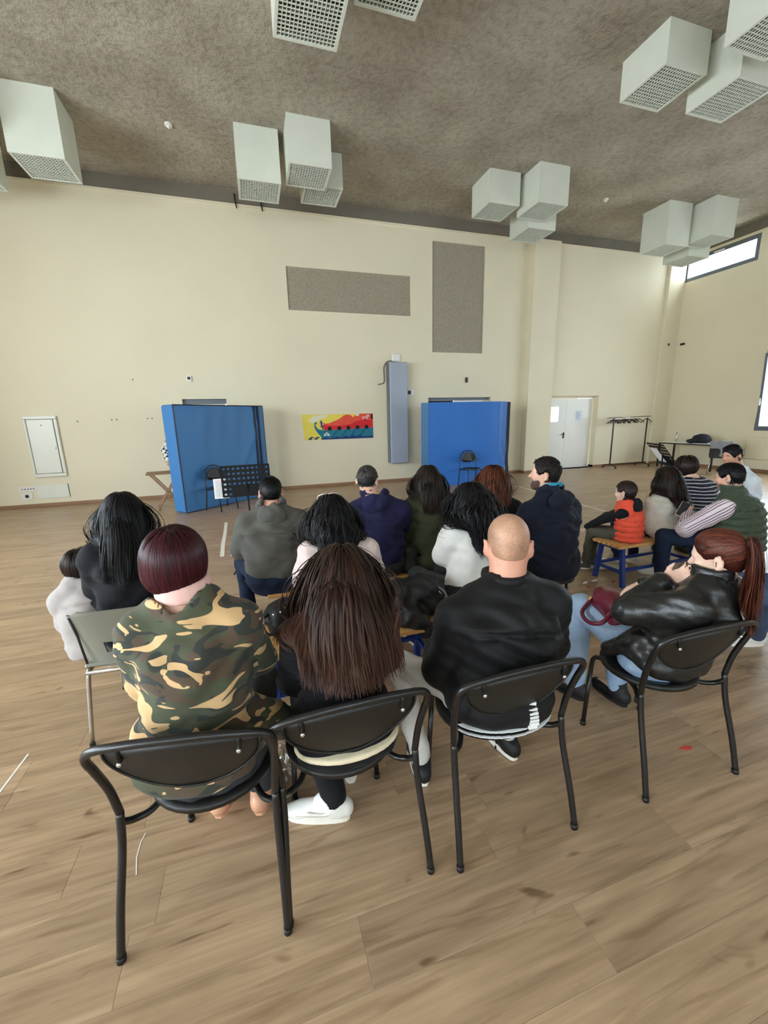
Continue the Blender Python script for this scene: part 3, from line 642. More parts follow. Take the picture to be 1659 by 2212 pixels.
shell_back().build('backrest', 'grey_plastic', gc)
MB().tube([(-.205, .062, .42), (-.212, .035, .60), (-.213, -.01, .725)], .006, 8).build('edge', 'plastic_dark', gc, True)
box('seat', -.22, .22, .045, .44, .405, .43, 'grey_plastic', gc, .012)
for s in (-1, 1):
    MB().tube(bez([(s * .215, -.03, 0.012), (s * .20, .03, .36), (s * .195, .06, .40)], 5), .011, 10).build('leg', 'chrome_worn', gc, True); MB().tube(bez([(s * .195, .40, .39), (s * .20, .42, .34), (s * .215, .46, .012)], 5), .011, 10).build('leg', 'chrome_worn', gc, True)
    for y in (-.03, .46): MB().tube([(s * .215, y, 0), (s * .215, y, .018)], .0135, 10).build('foot_cap', 'black', gc)
    MB().tube([(s * .195, .05, .395), (s * .195, .40, .392)], .010, 8).build('rail', 'chrome_worn', gc, True)
MB().tube([(-.20, .02, .395), (.20, .02, .395)], .010, 8).build('crossbar', 'chrome_worn', gc, True)

# ------------------------------------------------------------------ benches
def bench(x0, y0, ln, wd, h, n, legs, label, rz=0.0):
    t = thing('slatted_bench', label, 'bench', (x0, y0, 0), rz, 'slatted benches with blue legs')
    sw = (wd - .008 * (n - 1)) / n; sl = None
    for i in range(n):
        if sl is None: o = MB().box(0, ln, 0, sw, h - .028, h, None, .004).build('slat', 'bench_slat', t); sl = o.data
        else: o = mkobj('slat', sl, None, t)
        o.location = (0, i * (sw + .008), 0)
        for x in (legs[0] + .02, legs[-1] + .02):
            MB().ball((x, i * (sw + .008) + sw / 2, h), (.006, .006, .003), 8, 4).build('screw', 'screw', o if False else t)
    for x in legs:
        for y in (.02, wd - .02):
            s = -1 if y < wd / 2 else 1; Mx = Matrix(((1, 0, 0, x), (0, 1, -s * .05 / h, y + s * .02), (0, 0, 1, 0), (0, 0, 0, 1)))
            MB().box(0, .04, -.02, .02, 0, h - .029, Mx, .003).build('leg', 'bench_blue', t)
        MB().box(x, x + .04, .03, wd - .03, h - .065, h - .03, None, .003).build('top_rail', 'bench_blue', t); MB().box(x + .006, x + .034, .0, wd, .13, .158, None, .003).build('cross_rail', 'bench_blue', t)
    for y in (.012, wd - .04): MB().box(legs[0] + .04, legs[-1], y, y + .028, .15, .178, None, .003).build('long_rail', 'bench_blue', t)
    return t
bench(0.0, 2.88, 2.0, .34, .42, 5, (.10, 1.06, 1.85), 'slatted wooden bench in the row of the man in the grey hoodie')
bench(-.09, 2.06, 2.0, .36, .42, 5, (.07, 1.04, 1.88), 'slatted wooden bench with bags on it, behind the camouflage jacket')
bench(3.19, 2.83, 1.5, .33, .42, 6, (.06, 1.0), 'slatted wooden bench under the boy in the orange vest', R(1))
bench(2.02, 2.96, .62, .34, .42, 5, (.06, .50), 'slatted bench mostly hidden behind the man in the navy hoodie')

# ------------------------------------------------------------------ music stands
def music_stand(loc, rz, zc, tilt, label):
    t = thing('music_stand', label, 'music stand', (loc[0], loc[1], 0), rz, 'black music stands')
    W_, H_ = .50, .33; nx, ny = 10, 6; m = MB(); cw, chh = W_ / nx, H_ / ny
    for j in range(ny):
        for i in range(nx):
            x0, z0 = -W_ / 2 + i * cw, H_ / 2 - (j + 1) * chh
            if j < 4 or i in (0, 1, 8, 9):
                cx, cz = x0 + cw / 2, z0 + chh / 2; sq = [(x0, z0), (cx, z0), (x0 + cw, z0), (x0 + cw, cz), (x0 + cw, z0 + chh), (cx, z0 + chh), (x0, z0 + chh), (x0, cz)]
                hol = [(cx + .016 * math.cos(a), cz + .013 * math.sin(a)) for a in [R(225 + 45 * k) for k in range(8)]]
                m.add([(a, 0, b) for a, b in sq] + [(a, 0, b) for a, b in hol], [(k, (k + 1) % 8, 8 + (k + 1) % 8, 8 + k) for k in range(8)])
            else: m.add([(x0, 0, z0), (x0 + cw, 0, z0), (x0 + cw, 0, z0 + chh), (x0, 0, z0 + chh)], [(0, 1, 2, 3)])
    m.box(-W_ / 2 - .006, W_ / 2 + .006, -.004, .004, H_ / 2, H_ / 2 + .008); m.box(-W_ / 2 - .008, -W_ / 2, -.004, .004, -H_ / 2, H_ / 2); m.box(W_ / 2, W_ / 2 + .008, -.004, .004, -H_ / 2, H_ / 2)
    Mx = Matrix.Translation((0, 0, zc)) @ Matrix.Rotation(tilt, 4, 'X'); m.v = [tuple(Mx @ Vector(p)) for p in m.v]; d = m.build('desk', 'black_matt', t)
    m = MB().box(-W_ / 2, W_ / 2, .0, .06, -H_ / 2 - .004, -H_ / 2, Mx); m.build('ledge', 'black_matt', d)
    MB().tube([(0, -.02, zc - .02), (0, -.03, .55), (0, -.03, .22)], [.010, .010, .010], 8).build('inner_pole', 'black_matt', t, True); MB().tube([(0, -.03, .62), (0, -.03, .1)], .015, 10).build('pole', 'black_matt', t, True)
    MB().ball((0, -.05, .60), .022, 8, 6).build('knob', 'black', t)
    for a in (90, 210, 330): MB().tube(bez([(0, -.03, .30), (.10 * math.cos(R(a)), -.03 + .10 * math.sin(R(a)), .20), (.27 * math.cos(R(a)), -.03 + .27 * math.sin(R(a)), .012)], 4), .008, 8).build('leg', 'black_matt', t, True)
    return t, Mx
ms, Mx = music_stand((-.11, 4.72), R(3), 1.02, R(-14), 'black perforated music stand before the left blue mat')
sh = thing('sheet_music', 'printed white sheet hanging off the left side of the music stand', 'sheet', (-.11, 4.72, 0), R(3))
Ms = Mx @ Matrix.Translation((-.27, .01, -.06)); MB().box(-.07, .08, .002, .0035, -.115, .10, Ms).build('page', 'paper', sh)
for i in range(15):
    MB().box(-.05, .05 - .03 * random.random(), .0005, .0018, .080 - i * .0125, .0825 - i * .0125, Ms).build('text_line', 'ink_red' if i in (0, 1, 7) else 'ink_grey', sh)
ms2, Mx2 = music_stand((5.55, 4.42), R(62), 1.07, R(-38), 'black perforated music stand at right behind the seated group')
Ms = Mx2 @ Matrix.Translation((.12, .012, -.06)); s2 = thing('sheet_music', 'white sheet on the right music stand beside the bobbed hair', 'sheet', (5.55, 4.42, 0), R(62)); MB().box(-.11, .11, .0, .0015, -.10, .15, Ms).build('page', 'paper', s2)

# ------------------------------------------------------------------ things along the walls
cr = thing('clothes_rack', 'black wheeled clothes rack with a long steel rail in the corner', 'clothes rack', (0, 9.85, 0))
X0, X1 = 10.32, 11.62
MB().tube([(X0 - .25, 0, 1.50), (X1 + .12, 0, 1.52)], .016, 10).build('rail', 'chrome_worn', cr, True)
for x in (X0, X1):
    MB().box(x - .014, x + .014, -.014, .014, .08, 1.49).build('post', 'black_metal', cr); MB().tube([(x - .02, -.24, .07), (x, 0, .11), (x - .02, .24, .07)], .016, 8).build('foot', 'black_metal', cr)
    for y in (-.24, .24): MB().cyl((x - .03, y, .03), (x - .01, y, .03), .03, 12).build('wheel', 'plastic_dark', cr)
MB().box(X0, X1, -.012, .012, .09, .115).build('bottom_bar', 'black_metal', cr)
def hanger(x, sw, label):
    t = thing('clothes_hanger', label, 'hanger', (x, 9.85, 1.49 + (x - X0) * .0135), R(90 + sw), 'hangers on the clothes rack')
    MB().tube([(0, 0, -.05), (0, 0, -.01), (.016, 0, .012), (0, 0, .028), (-.016, 0, .016)], .003, 6).build('hook', 'chrome', t); MB().tube([(-.21, 0, -.16), (-.1, 0, -.09), (0, 0, -.05), (.1, 0, -.09), (.21, 0, -.16)], [.010, .013, .014, .013, .010], 6).build('arms', 'black', t)
rr = random.Random(3)
for i in range(14): hanger(10.28 + i * .075 + rr.uniform(-.02, .02), rr.uniform(-38, 38), 'black hanger among the bunch hanging on the clothes rack')
hanger(11.60, -88, 'single black hanger at the right end of the rack rail')
tb = thing('black_frame_table', 'narrow white-topped table with black frame along the right wall', 'table', (0, 0, 0))
TX0, TX1, TY0, TY1 = 11.85, 12.55, 7.95, 9.60
box('top', TX0, TX1, TY0, TY1, .735, .755, 'white_paint', tb, .004)
for x in (TX0 + .02, TX1 - .06):
    for y in (TY0 + .02, TY1 - .06): box('leg', x, x + .04, y, y + .04, 0, .70, 'black_metal', tb)
for a in ((TX0 + .02, TX1 - .02, TY0 + .02, TY0 + .06), (TX0 + .02, TX1 - .02, TY1 - .06, TY1 - .02), (TX0 + .02, TX0 + .06, TY0 + .06, TY1 - .06), (TX1 - .06, TX1 - .02, TY0 + .06, TY1 - .06)): box('apron', a[0], a[1], a[2], a[3], .70, .735, 'black_metal', tb)
bt = thing('bottle', 'clear bottle with dark cap standing on the white table', 'bottle', (12.2, 9.30, .755)); MB().tube([(0, 0, 0), (0, 0, .17), (0, 0, .20), (0, 0, .24)], [.035, .035, .015, .013], 14).build('glass', 'clear_plastic', bt, True); MB().tube([(0, 0, .235), (0, 0, .26)], .016, 10).build('cap', 'plastic_dark', bt)
cb = thing('carton', 'white carton with blue panel on the table', 'box', (12.25, 8.72, .755), R(15)); box('body', -.05, .05, -.09, .09, 0, .18, 'white_paint', cb, .003); box('panel', -.055, -.048, -.085, .05, .01, .17, 'blue_label', cb); box('lid', -.03, .03, .02, .09, .18, .24, 'plastic_white', cb, .003)

ct = thing('shell_chair', 'dark shell chair with pale legs in front of the white table', 'chair', (11.62, 7.62, 0), R(-55))
m = MB(); v = [(x, -.16 + .10 * (x / .23) ** 2 - .10 * (z / .38) ** 2, .46 + z) for z in np.linspace(0, .36, 7) for x in np.linspace(-.23, .23, 9)]; n = 63; v += [(a, b + .012, c) for a, b, c in v]; f = [(j * 9 + i, j * 9 + i + 1, j * 9 + i + 10, j * 9 + i + 9) for j in range(6) for i in range(8)]; f += [tuple(63 + k for k in q)[::-1] for q in f]
m.add(v, f).build('backrest', 'plastic_dark', ct, True); box('seat', -.22, .22, -.17, .24, .43, .455, 'plastic_dark', ct, .01)
for sx in (-1, 1):
    for y in (-.18, .2): MB().tube([(sx * .17, y * .7, .43), (sx * .22, y * 1.15, 0.0)], .011, 8).build('leg', 'chrome', ct, True)

ft = thing('folding_table', 'weathered wooden folding table poking out left of the left mat', 'table', (-1.72, 8.97, 0), R(10))
for i in range(5): box('board', -.32, .30, -.26 + i * .105, -.165 + i * .105, .70, .722, 'table_wood', ft, .003)
for y in (-.2, .2):
    MB().tube([(-.25, y, .70), (.27, y, .0)], .016, 6).build('leg', 'table_wood', ft); MB().tube([(.25, y * .9, .70), (-.20, y * .9, .0)], .016, 6).build('leg', 'table_wood', ft)
MB().tube([(-.17, -.2, .06), (-.17, .2, .06)], .013, 6).build('stretcher', 'table_wood', ft)

# floor markings and litter
def strip(pts, wdt, name, mat, lab, cat, z=0.0012):
    m = MB(); P = [np.array(p, float) for p in pts]; v = []
    for i, p in enumerate(P):
        t = P[min(i + 1, len(P) - 1)] - P[max(i - 1, 0)]; t /= np.linalg.norm(t); nrm = np.array((-t[1], t[0])) * wdt / 2; v += [(*(p + nrm), 0.0002), (*(p - nrm), 0.0002), (*(p + nrm), z), (*(p - nrm), z)]
    f = [(i * 4 + 2, i * 4 + 3, i * 4 + 7, i * 4 + 6) for i in range(len(P) - 1)] + [(i * 4, i * 4 + 2, i * 4 + 6, i * 4 + 4) for i in range(len(P) - 1)] + [(i * 4 + 1, i * 4 + 5, i * 4 + 7, i * 4 + 3) for i in range(len(P) - 1)]
    return tag(m.add(v, f).build(name, mat), lab, cat)
strip([(-.56, 7.2), (-.535, 6.5), (-.53, 5.9), (-.505, 5.3)], .05, 'floor_tape', 'tape', 'white tape strip on the floor left of the man in the grey hoodie', 'tape')
strip([(5.9, 8.2), (5.66, 5.4)], .035, 'floor_tape', 'tape', 'long thin white tape line on the floor right of the right mat', 'tape')
strip([(4.40, 4.64), (4.95, 4.55)], .035, 'floor_tape', 'tape', 'short white tape line on the floor behind the boy', 'tape')
strip([(-1.27, 2.03), (-1.255, 2.27)], .010, 'floor_scrap', 'tape', 'thin pale scrap on the floor at the left edge', 'scrap')
strip([(-.57, 1.60), (-.580, 1.56), (-.580, 1.50), (-.565, 1.43)], .004, 'floor_scrap', 'tape', 'thin white thread on the floor under the first black chair', 'scrap')
def petal(x, y, rz, s, mat, lab):
    Mx = Matrix.Translation((x, y, 0.0005)) @ Matrix.Rotation(rz, 4, 'Z'); po = [(-.06 * s, .0), (-.02 * s, .016 * s), (.02 * s, .022 * s), (.05 * s, .016 * s), (.058 * s, 0), (.045 * s, -.018 * s), (0.0, -.02 * s), (-.035 * s, -.012 * s)]
    tag(MB().prism(po, 0, .0015, Mx).build('paper_petal', mat), lab, 'paper scrap', 'paper petals on the floor')
petal(1.93, 1.21, R(-12), .62, 'red_paper', 'red paper petal on the floor under the ponytailed woman’s chair'.replace('’', ''))
petal(3.03, 3.05, R(20), .7, 'paper', 'white paper petal left of the right bench, nearer the navy hoodie'); petal(3.16, 3.06, R(5), .7, 'paper', 'white paper petal beside the front leg of the right bench'); petal(3.32, 2.98, R(40), .7, 'red_paper', 'small red paper petal by the leg of the right bench'); petal(2.98, 2.95, R(60), .5, 'red_paper', 'red paper petal near the light blue jeans knee')
# ------------------------------------------------------------------ soft-body modelling: smooth unions of limbs, meshed by surface nets
F32 = np.float32
def V3(*a): return np.array(a, float)
def unit(v): v = np.array(v, float); return v / (np.linalg.norm(v) + 1e-12)
def cone(a, b, ra, rb):
    a = np.array(a, F32); b = np.array(b, F32); ab = b - a; L2 = float(ab @ ab) + 1e-9; R_ = max(ra, rb)
    def fn(P):
        q = P - a; t = np.clip((q @ ab) / L2, 0, 1); q -= t[:, None] * ab
        return np.sqrt((q * q).sum(1)) - (ra + (rb - ra) * t)
    return fn, np.minimum(a, b) - R_, np.maximum(a, b) + R_
def ell(c, r, Rm=None):
    c = np.array(c, F32); r = np.array(r, F32); Rm = None if Rm is None else np.array(Rm, F32); m = float(r.max())
    def fn(P):
        q = P - c
        if Rm is not None: q = q @ Rm
        k0 = np.sqrt(((q / r) ** 2).sum(1)); k1 = np.sqrt(((q / (r * r)) ** 2).sum(1)) + 1e-9
        return k0 * (k0 - 1) / k1
    return fn, c - m, c + m
def rbox(c, h, rad, Rm=None):
    c = np.array(c, F32); h = np.array(h, F32) - rad; Rm = None if Rm is None else np.array(Rm, F32); m = float(np.linalg.norm(h + rad))
    def fn(P):
        q = P - c
        if Rm is not None: q = q @ Rm
        q = np.abs(q) - h
        return np.sqrt((np.maximum(q, 0) ** 2).sum(1)) + np.minimum(q.max(1), 0) - rad
    return fn, c - m, c + m
def loft(pts, rx, ry, ax, rw=0.03):
    """elliptic tube along pts; ax = direction of the rx radius"""
    P0 = np.array(pts, F32); rx = np.array(rx, F32); ry = np.array(ry, F32); ax = np.array(unit(ax), F32); m = float(max(rx.max(), ry.max())) + rw; n = len(P0)
    segs = []
    for i in range(n - 1):
        d = P0[i + 1] - P0[i]; L = float(np.linalg.norm(d)); d = d / L; x = ax - d * float(ax @ d); x = x / np.linalg.norm(x); y = np.cross(d, x); segs.append((P0[i], d, L, x.astype(F32), y.astype(F32)))
    def fn(P):
        best = None
        for i, (o, d, L, x, y) in enumerate(segs):
            q = P - o; w = q @ d; t = np.clip(w / L, 0, 1); a = rx[i] + (rx[i + 1] - rx[i]) * t; b = ry[i] + (ry[i + 1] - ry[i]) * t
            ov = w - t * L; k = np.sqrt(((q @ x) / a) ** 2 + ((q @ y) / b) ** 2 + (ov / rw) ** 2 * (np.minimum(a, b) * 0 + 1))
            e = (k - 1) * np.minimum(np.minimum(a, b), rw * 2.0)
            best = e if best is None else np.minimum(best, e)
        return best
    return fn, P0.min(0) - m, P0.max(0) + m
def wob(P, f, s=0.0):
    x, y, z = P[:, 0] * f, P[:, 1] * f, P[:, 2] * f
    return (np.sin(x * 1.7 + 1.3 * np.sin(y * 1.1 + s) + s) * np.sin(z * 1.9 + 1.1 * np.sin(x * .9 - s) + 2 * s) + .5 * np.sin(x * 3.1 + y * 2.3 + 2 * np.sin(z * 2.2 + s)) * np.sin(z * 3.7 - y * 1.9 + s)).astype(F32)
def smin(a, b, k):
    h = np.maximum(k - np.abs(a - b), 0) / k; return np.minimum(a, b) - h * h * k * .25
class Sdf:
    def __init__(s): s.ops = []
    def u(s, p, k=0.02): s.ops.append(('u', p[0], k, p[1], p[2])); return s
    def s(s_, p, k=0.01): s_.ops.append(('s', p[0], k, None, None)); return s_
    def i(s, p, k=0.01): s.ops.append(('i', p[0], k, None, None)); return s
    def n(s, fn): s.ops.append(('n', fn, 0, None, None)); return s
    def half(s, pt, nrm, k=0.006):
        pt = np.array(pt, F32); nrm = np.array(unit(nrm), F32); s.ops.append(('i', lambda P: (P - pt) @ nrm, k, None, None)); return s
    def __call__(s, P):
        d = None; P = np.ascontiguousarray(P, F32)
        for op, fn, k, _, _ in s.ops:
            e = fn(P)
            if op == 'u': d = e if d is None else smin(d, e, k)
            elif op == 's': d = -smin(-d, e, k)
            elif op == 'i': d = -smin(-d, -e, k)
            else: d = d + e
        return d
    def grad(s, P, e=0.004):
        P = np.asarray(P, F32); g = np.stack([s(P + np.array(o, F32)) - s(P - np.array(o, F32)) for o in ((e, 0, 0), (0, e, 0), (0, 0, e))], 1)
        return g / (np.linalg.norm(g, axis=1, keepdims=True) + 1e-9)
    def mesh(s, h, relax=2):
        lo = np.min([o[3] for o in s.ops if o[3] is not None], 0) - 3 * h; hi = np.max([o[4] for o in s.ops if o[4] is not None], 0) + 3 * h
        nb = np.ceil((hi - lo) / (4 * h)).astype(int) + 1; B = 4 * h
        ax = [lo[i] + (np.arange(nb[i]) * 4 + 1.5) * h for i in range(3)]
        G = np.stack(np.meshgrid(*ax, indexing='ij'), -1).reshape(-1, 3).astype(F32); dc = s(G).reshape(nb)
        act = np.abs(dc) < B * 1.0 + .012
        D = np.repeat(np.repeat(np.repeat(dc, 4, 0), 4, 1), 4, 2).astype(F32)
        ids = np.argwhere(act); loc = np.stack(np.meshgrid(*[np.arange(4)] * 3, indexing='ij'), -1).reshape(-1, 3)
        I = (ids[:, None, :] * 4 + loc[None]).reshape(-1, 3); D[I[:, 0], I[:, 1], I[:, 2]] = s((lo + I * h).astype(F32))
        sg = D < 0; n = np.array(D.shape)
        c = sg[:-1, :-1, :-1].astype(np.int8)
        cnt = sum(sg[a:n[0] - 1 + a, b:n[1] - 1 + b, e:n[2] - 1 + e].astype(np.int8) for a in (0, 1) for b in (0, 1) for e in (0, 1))
        cells = np.argwhere((cnt > 0) & (cnt < 8)); vid = -np.ones(n - 1, np.int64); vid[cells[:, 0], cells[:, 1], cells[:, 2]] = np.arange(len(cells))
        acc = np.zeros((len(cells), 3)); num = np.zeros(len(cells))
        cor = [(a, b, e) for a in (0, 1) for b in (0, 1) for e in (0, 1)]
        for p in cor:
            for k in range(3):
                if p[k] == 0:
                    q = list(p); q[k] = 1; d0 = D[cells[:, 0] + p[0], cells[:, 1] + p[1], cells[:, 2] + p[2]]; d1 = D[cells[:, 0] + q[0], cells[:, 1] + q[1], cells[:, 2] + q[2]]
                    m = (d0 < 0) != (d1 < 0); t = np.where(m, d0 / np.where(m, d0 - d1, 1), 0); pos = np.array(p, float)[None].repeat(len(cells), 0); pos[:, k] = t
                    acc += pos * m[:, None]; num += m
        vert = lo + (cells + acc / np.maximum(num, 1)[:, None]) * h; F = []
        for k in range(3):
            o1, o2 = (k + 1) % 3, (k + 2) % 3; sl0 = [slice(1, -1)] * 3; sl1 = [slice(1, -1)] * 3; sl0[k] = slice(0, n[k] - 1); sl1[k] = slice(1, n[k])
            a, b = sg[tuple(sl0)], sg[tuple(sl1)]; E = np.argwhere(a != b)
            if not len(E): continue
            fl = a[E[:, 0], E[:, 1], E[:, 2]]; E = E + 1; E[:, k] -= 1
            def cc(d1, d2): t = E.copy(); t[:, o1] -= d1; t[:, o2] -= d2; return vid[t[:, 0], t[:, 1], t[:, 2]]
            q = np.stack([cc(1, 1), cc(0, 1), cc(0, 0), cc(1, 0)], 1); q[~fl] = q[~fl][:, ::-1]; F.append(q)
        F = np.concatenate(F); F = F[(F >= 0).all(1)]
        for _ in range(relax):
            sm = np.zeros_like(vert); ct = np.zeros(len(vert))
            for a, b in ((0, 1), (1, 2), (2, 3), (3, 0)):
                np.add.at(sm, F[:, a], vert[F[:, b]]); np.add.at(ct, F[:, a], 1)
            vert = vert * .5 + .5 * sm / np.maximum(ct, 1)[:, None]
        return vert, F
def fast_mesh(name, V, Fq):
    me = bpy.data.meshes.new(name); nf, k = Fq.shape; me.vertices.add(len(V)); me.vertices.foreach_set('co', np.asarray(V, F32).ravel()); me.loops.add(nf * k); me.loops.foreach_set('vertex_index', Fq.ravel().astype(np.int32))
    me.polygons.add(nf); me.polygons.foreach_set('loop_start', np.arange(0, nf * k, k, dtype=np.int32)); me.polygons.foreach_set('loop_total', np.full(nf, k, np.int32)); me.polygons.foreach_set('use_smooth', np.ones(nf, bool)); me.update(); me.validate(); return me
def sdf_obj(name, S, h, mat, parent, relax=2):
    V, Fq = S.mesh(h, relax); return mkobj(name, fast_mesh(name, V, Fq), mat, parent)

# ------------------------------------------------------------------ materials of people
def skin_mat(name, rgb, red=(190, 110, 95)):
    m, nt, b, N, L = nmat(name); tc = N.new('ShaderNodeTexCoord'); n = N.new('ShaderNodeTexNoise'); n.inputs['Scale'].default_value = 14; n.inputs['Detail'].default_value = 6; L.new(tc.outputs['Object'], n.inputs['Vector'])
    rp = N.new('ShaderNodeValToRGB'); rp.color_ramp.elements[0].position = .35; rp.color_ramp.elements[1].position = .8; c = srgb(*rgb); rp.color_ramp.elements[0].color = c; rp.color_ramp.elements[1].color = tuple(.75 * a + .25 * d for a, d in zip(c, srgb(*red)))
    L.new(n.outputs['Fac'], rp.inputs[0]); L.new(rp.outputs[0], b.inputs['Base Color']); b.inputs['Roughness'].default_value = .5
    b.inputs['Subsurface Weight'].default_value = .12; b.inputs['Subsurface Radius'].default_value = (.01, .004, .002); b.inputs['Subsurface Scale'].default_value = .6
    n2 = N.new('ShaderNodeTexNoise'); n2.inputs['Scale'].default_value = 220; bp = N.new('ShaderNodeBump'); bp.inputs['Strength'].default_value = .08; bp.inputs['Distance'].default_value = .002; L.new(tc.outputs['Object'], n2.inputs['Vector']); L.new(n2.outputs['Fac'], bp.inputs['Height']); L.new(bp.outputs[0], b.inputs['Normal'])
skin_mat('skin_fair', (222, 176, 150)); skin_mat('skin_tan', (206, 156, 128)); skin_mat('skin_pale', (232, 196, 174)); skin_mat('skin_ruddy', (216, 160, 134), (206, 84, 74))
def hair_mat(name, c0, c1, rough=.38, spec=.5):
    """strand colour varies from strand to strand and towards the tips"""
    m, nt, b, N, L = nmat(name); a = N.new('ShaderNodeAttribute'); a.attribute_name = 'strand'; rp = N.new('ShaderNodeValToRGB'); rp.color_ramp.elements[0].color = srgb(*c0); rp.color_ramp.elements[1].color = srgb(*c1)
    L.new(a.outputs['Fac'], rp.inputs[0]); L.new(rp.outputs[0], b.inputs['Base Color']); b.inputs['Roughness'].default_value = rough; b.inputs['Specular IOR Level'].default_value = spec; b.inputs['Anisotropic'].default_value = .5
hair_mat('hair_black', (8, 8, 10), (22, 20, 23), .45, .22); hair_mat('hair_burgundy', (30, 10, 16), (78, 24, 32), .42, .22); hair_mat('hair_brown', (26, 16, 13), (84, 54, 40), .45, .2); hair_mat('hair_darkbrown', (18, 12, 10), (54, 38, 31), .45, .2)
hair_mat('hair_auburn', (48, 22, 14), (126, 68, 42), .45, .25); hair_mat('hair_ponytail', (58, 24, 18), (128, 70, 50), .42, .25); hair_mat('hair_greying', (24, 22, 22), (104, 96, 90), .6, .25); hair_mat('hair_short', (14, 11, 10), (50, 40, 34), .6, .25); hair_mat('hair_boy', (26, 18, 16), (70, 50, 42), .5, .3)
def buzz_mat():
    m, nt, b, N, L = nmat('buzz_cut'); tc = N.new('ShaderNodeTexCoord'); n = N.new('ShaderNodeTexNoise'); n.inputs['Scale'].default_value = 320; n.inputs['Detail'].default_value = 3; n3 = N.new('ShaderNodeTexNoise'); n3.inputs['Scale'].default_value = 9; n3.inputs['Detail'].default_value = 3
    sx = N.new('ShaderNodeSeparateXYZ'); L.new(tc.outputs['Object'], n.inputs['Vector']); L.new(tc.outputs['Object'], n3.inputs['Vector'])
    ad = N.new('ShaderNodeMath'); ad.operation = 'MULTIPLY'; L.new(n.outputs['Fac'], ad.inputs[0]); L.new(n3.outputs['Fac'], ad.inputs[1])
    rp = N.new('ShaderNodeValToRGB'); rp.color_ramp.elements[0].position = .12; rp.color_ramp.elements[1].position = .42; rp.color_ramp.elements[0].color = srgb(136, 102, 78); rp.color_ramp.elements[1].color = srgb(216, 164, 134)
    L.new(ad.outputs[0], rp.inputs[0]); L.new(rp.outputs[0], b.inputs['Base Color']); b.inputs['Roughness'].default_value = .5
    bp = N.new('ShaderNodeBump'); bp.inputs['Strength'].default_value = .3; bp.inputs['Distance'].default_value = .002; L.new(n.outputs['Fac'], bp.inputs['Height']); L.new(bp.outputs[0], b.inputs['Normal'])
buzz_mat()
pm('beard', (84, 64, 54), .8, .25, 60, .5, 200); pm('stubble', (150, 112, 92), .7, .2, 120, .2, 200); pm('eye_ball', (226, 222, 216), .2); pm('hair_tie', (30, 18, 16), .6)
def cloth(name, rgb, rough=.85, var=.06, vs=14, bump=.25, bs=22, sheen=.15, fine=True, **k):
    m = pm(name, rgb, rough, var, vs, bump, bs, sheen=sheen * .3, spec=.22, **k); return m
cloth('black_knit', (24, 24, 28)); cloth('grey_hoodie', (92, 90, 84)); cloth('navy_hoodie', (34, 34, 66)); cloth('dark_navy', (22, 26, 40)); cloth('olive_coat', (62, 66, 44)); cloth('pink_jacket', (228, 206, 200), bump=.5); cloth('white_coat', (232, 229, 222), bump=.4, bs=12)
cloth('black_top', (20, 20, 22)); cloth('grey_knit', (172, 164, 160)); cloth('black_jacket', (24, 24, 25), .6, .05, 10, .35, 12, .05); cloth('beige_coat', (206, 200, 186), bump=.4, bs=14); cloth('white_shirt', (226, 236, 246)); cloth('charcoal', (52, 52, 54)); cloth('khaki', (84, 80, 68))
cloth('jeans_dark', (30, 40, 60), .9, .12, 20, .2, 200, 0); cloth('jeans_light', (138, 164, 196), .9, .12, 9, .25, 160, 0, rgb2=(168, 190, 216)); cloth('jeans_grey', (196, 192, 184), .9, .06, 12, .35, 24, 0); cloth('black_trousers', (22, 22, 25)); cloth('jeans_blue', (70, 86, 112), .9, .1, 12, .2, 160, 0); cloth('cream', (232, 218, 186))
cloth('teal_lining', (44, 140, 168)); cloth('pink_collar', (236, 190, 180)); pm('leather_black', (22, 22, 22), .34, .12, 9, .55, 16, spec=.55, rgb2=(30, 30, 29)); cloth('green_vest', (66, 76, 60), .7, .06, 10, .2, 30); cloth('orange_vest', (240, 90, 66), .65, .05, 10, .3, 18); cloth('cuff_band', (36, 36, 40))
pm('shoe_white', (232, 230, 222), .45, .03, 10, .08, 80); pm('sole_white', (238, 234, 222), .5, .03, 10); pm('shoe_tan', (176, 142, 100), .7, .06, 12, .2, 60); pm('shoe_black', (20, 20, 22), .6, .1, 12, .2, 80); pm('shoe_nude', (214, 160, 128), .35, .04, 10); pm('shoe_grey', (72, 70, 70), .7, .15, 20, .2, 60); pm('glasses_dark', (16, 16, 18), .15); pm('glasses_white', (236, 228, 214), .3); pm('gold', (214, 176, 110), .25, metal=.9)
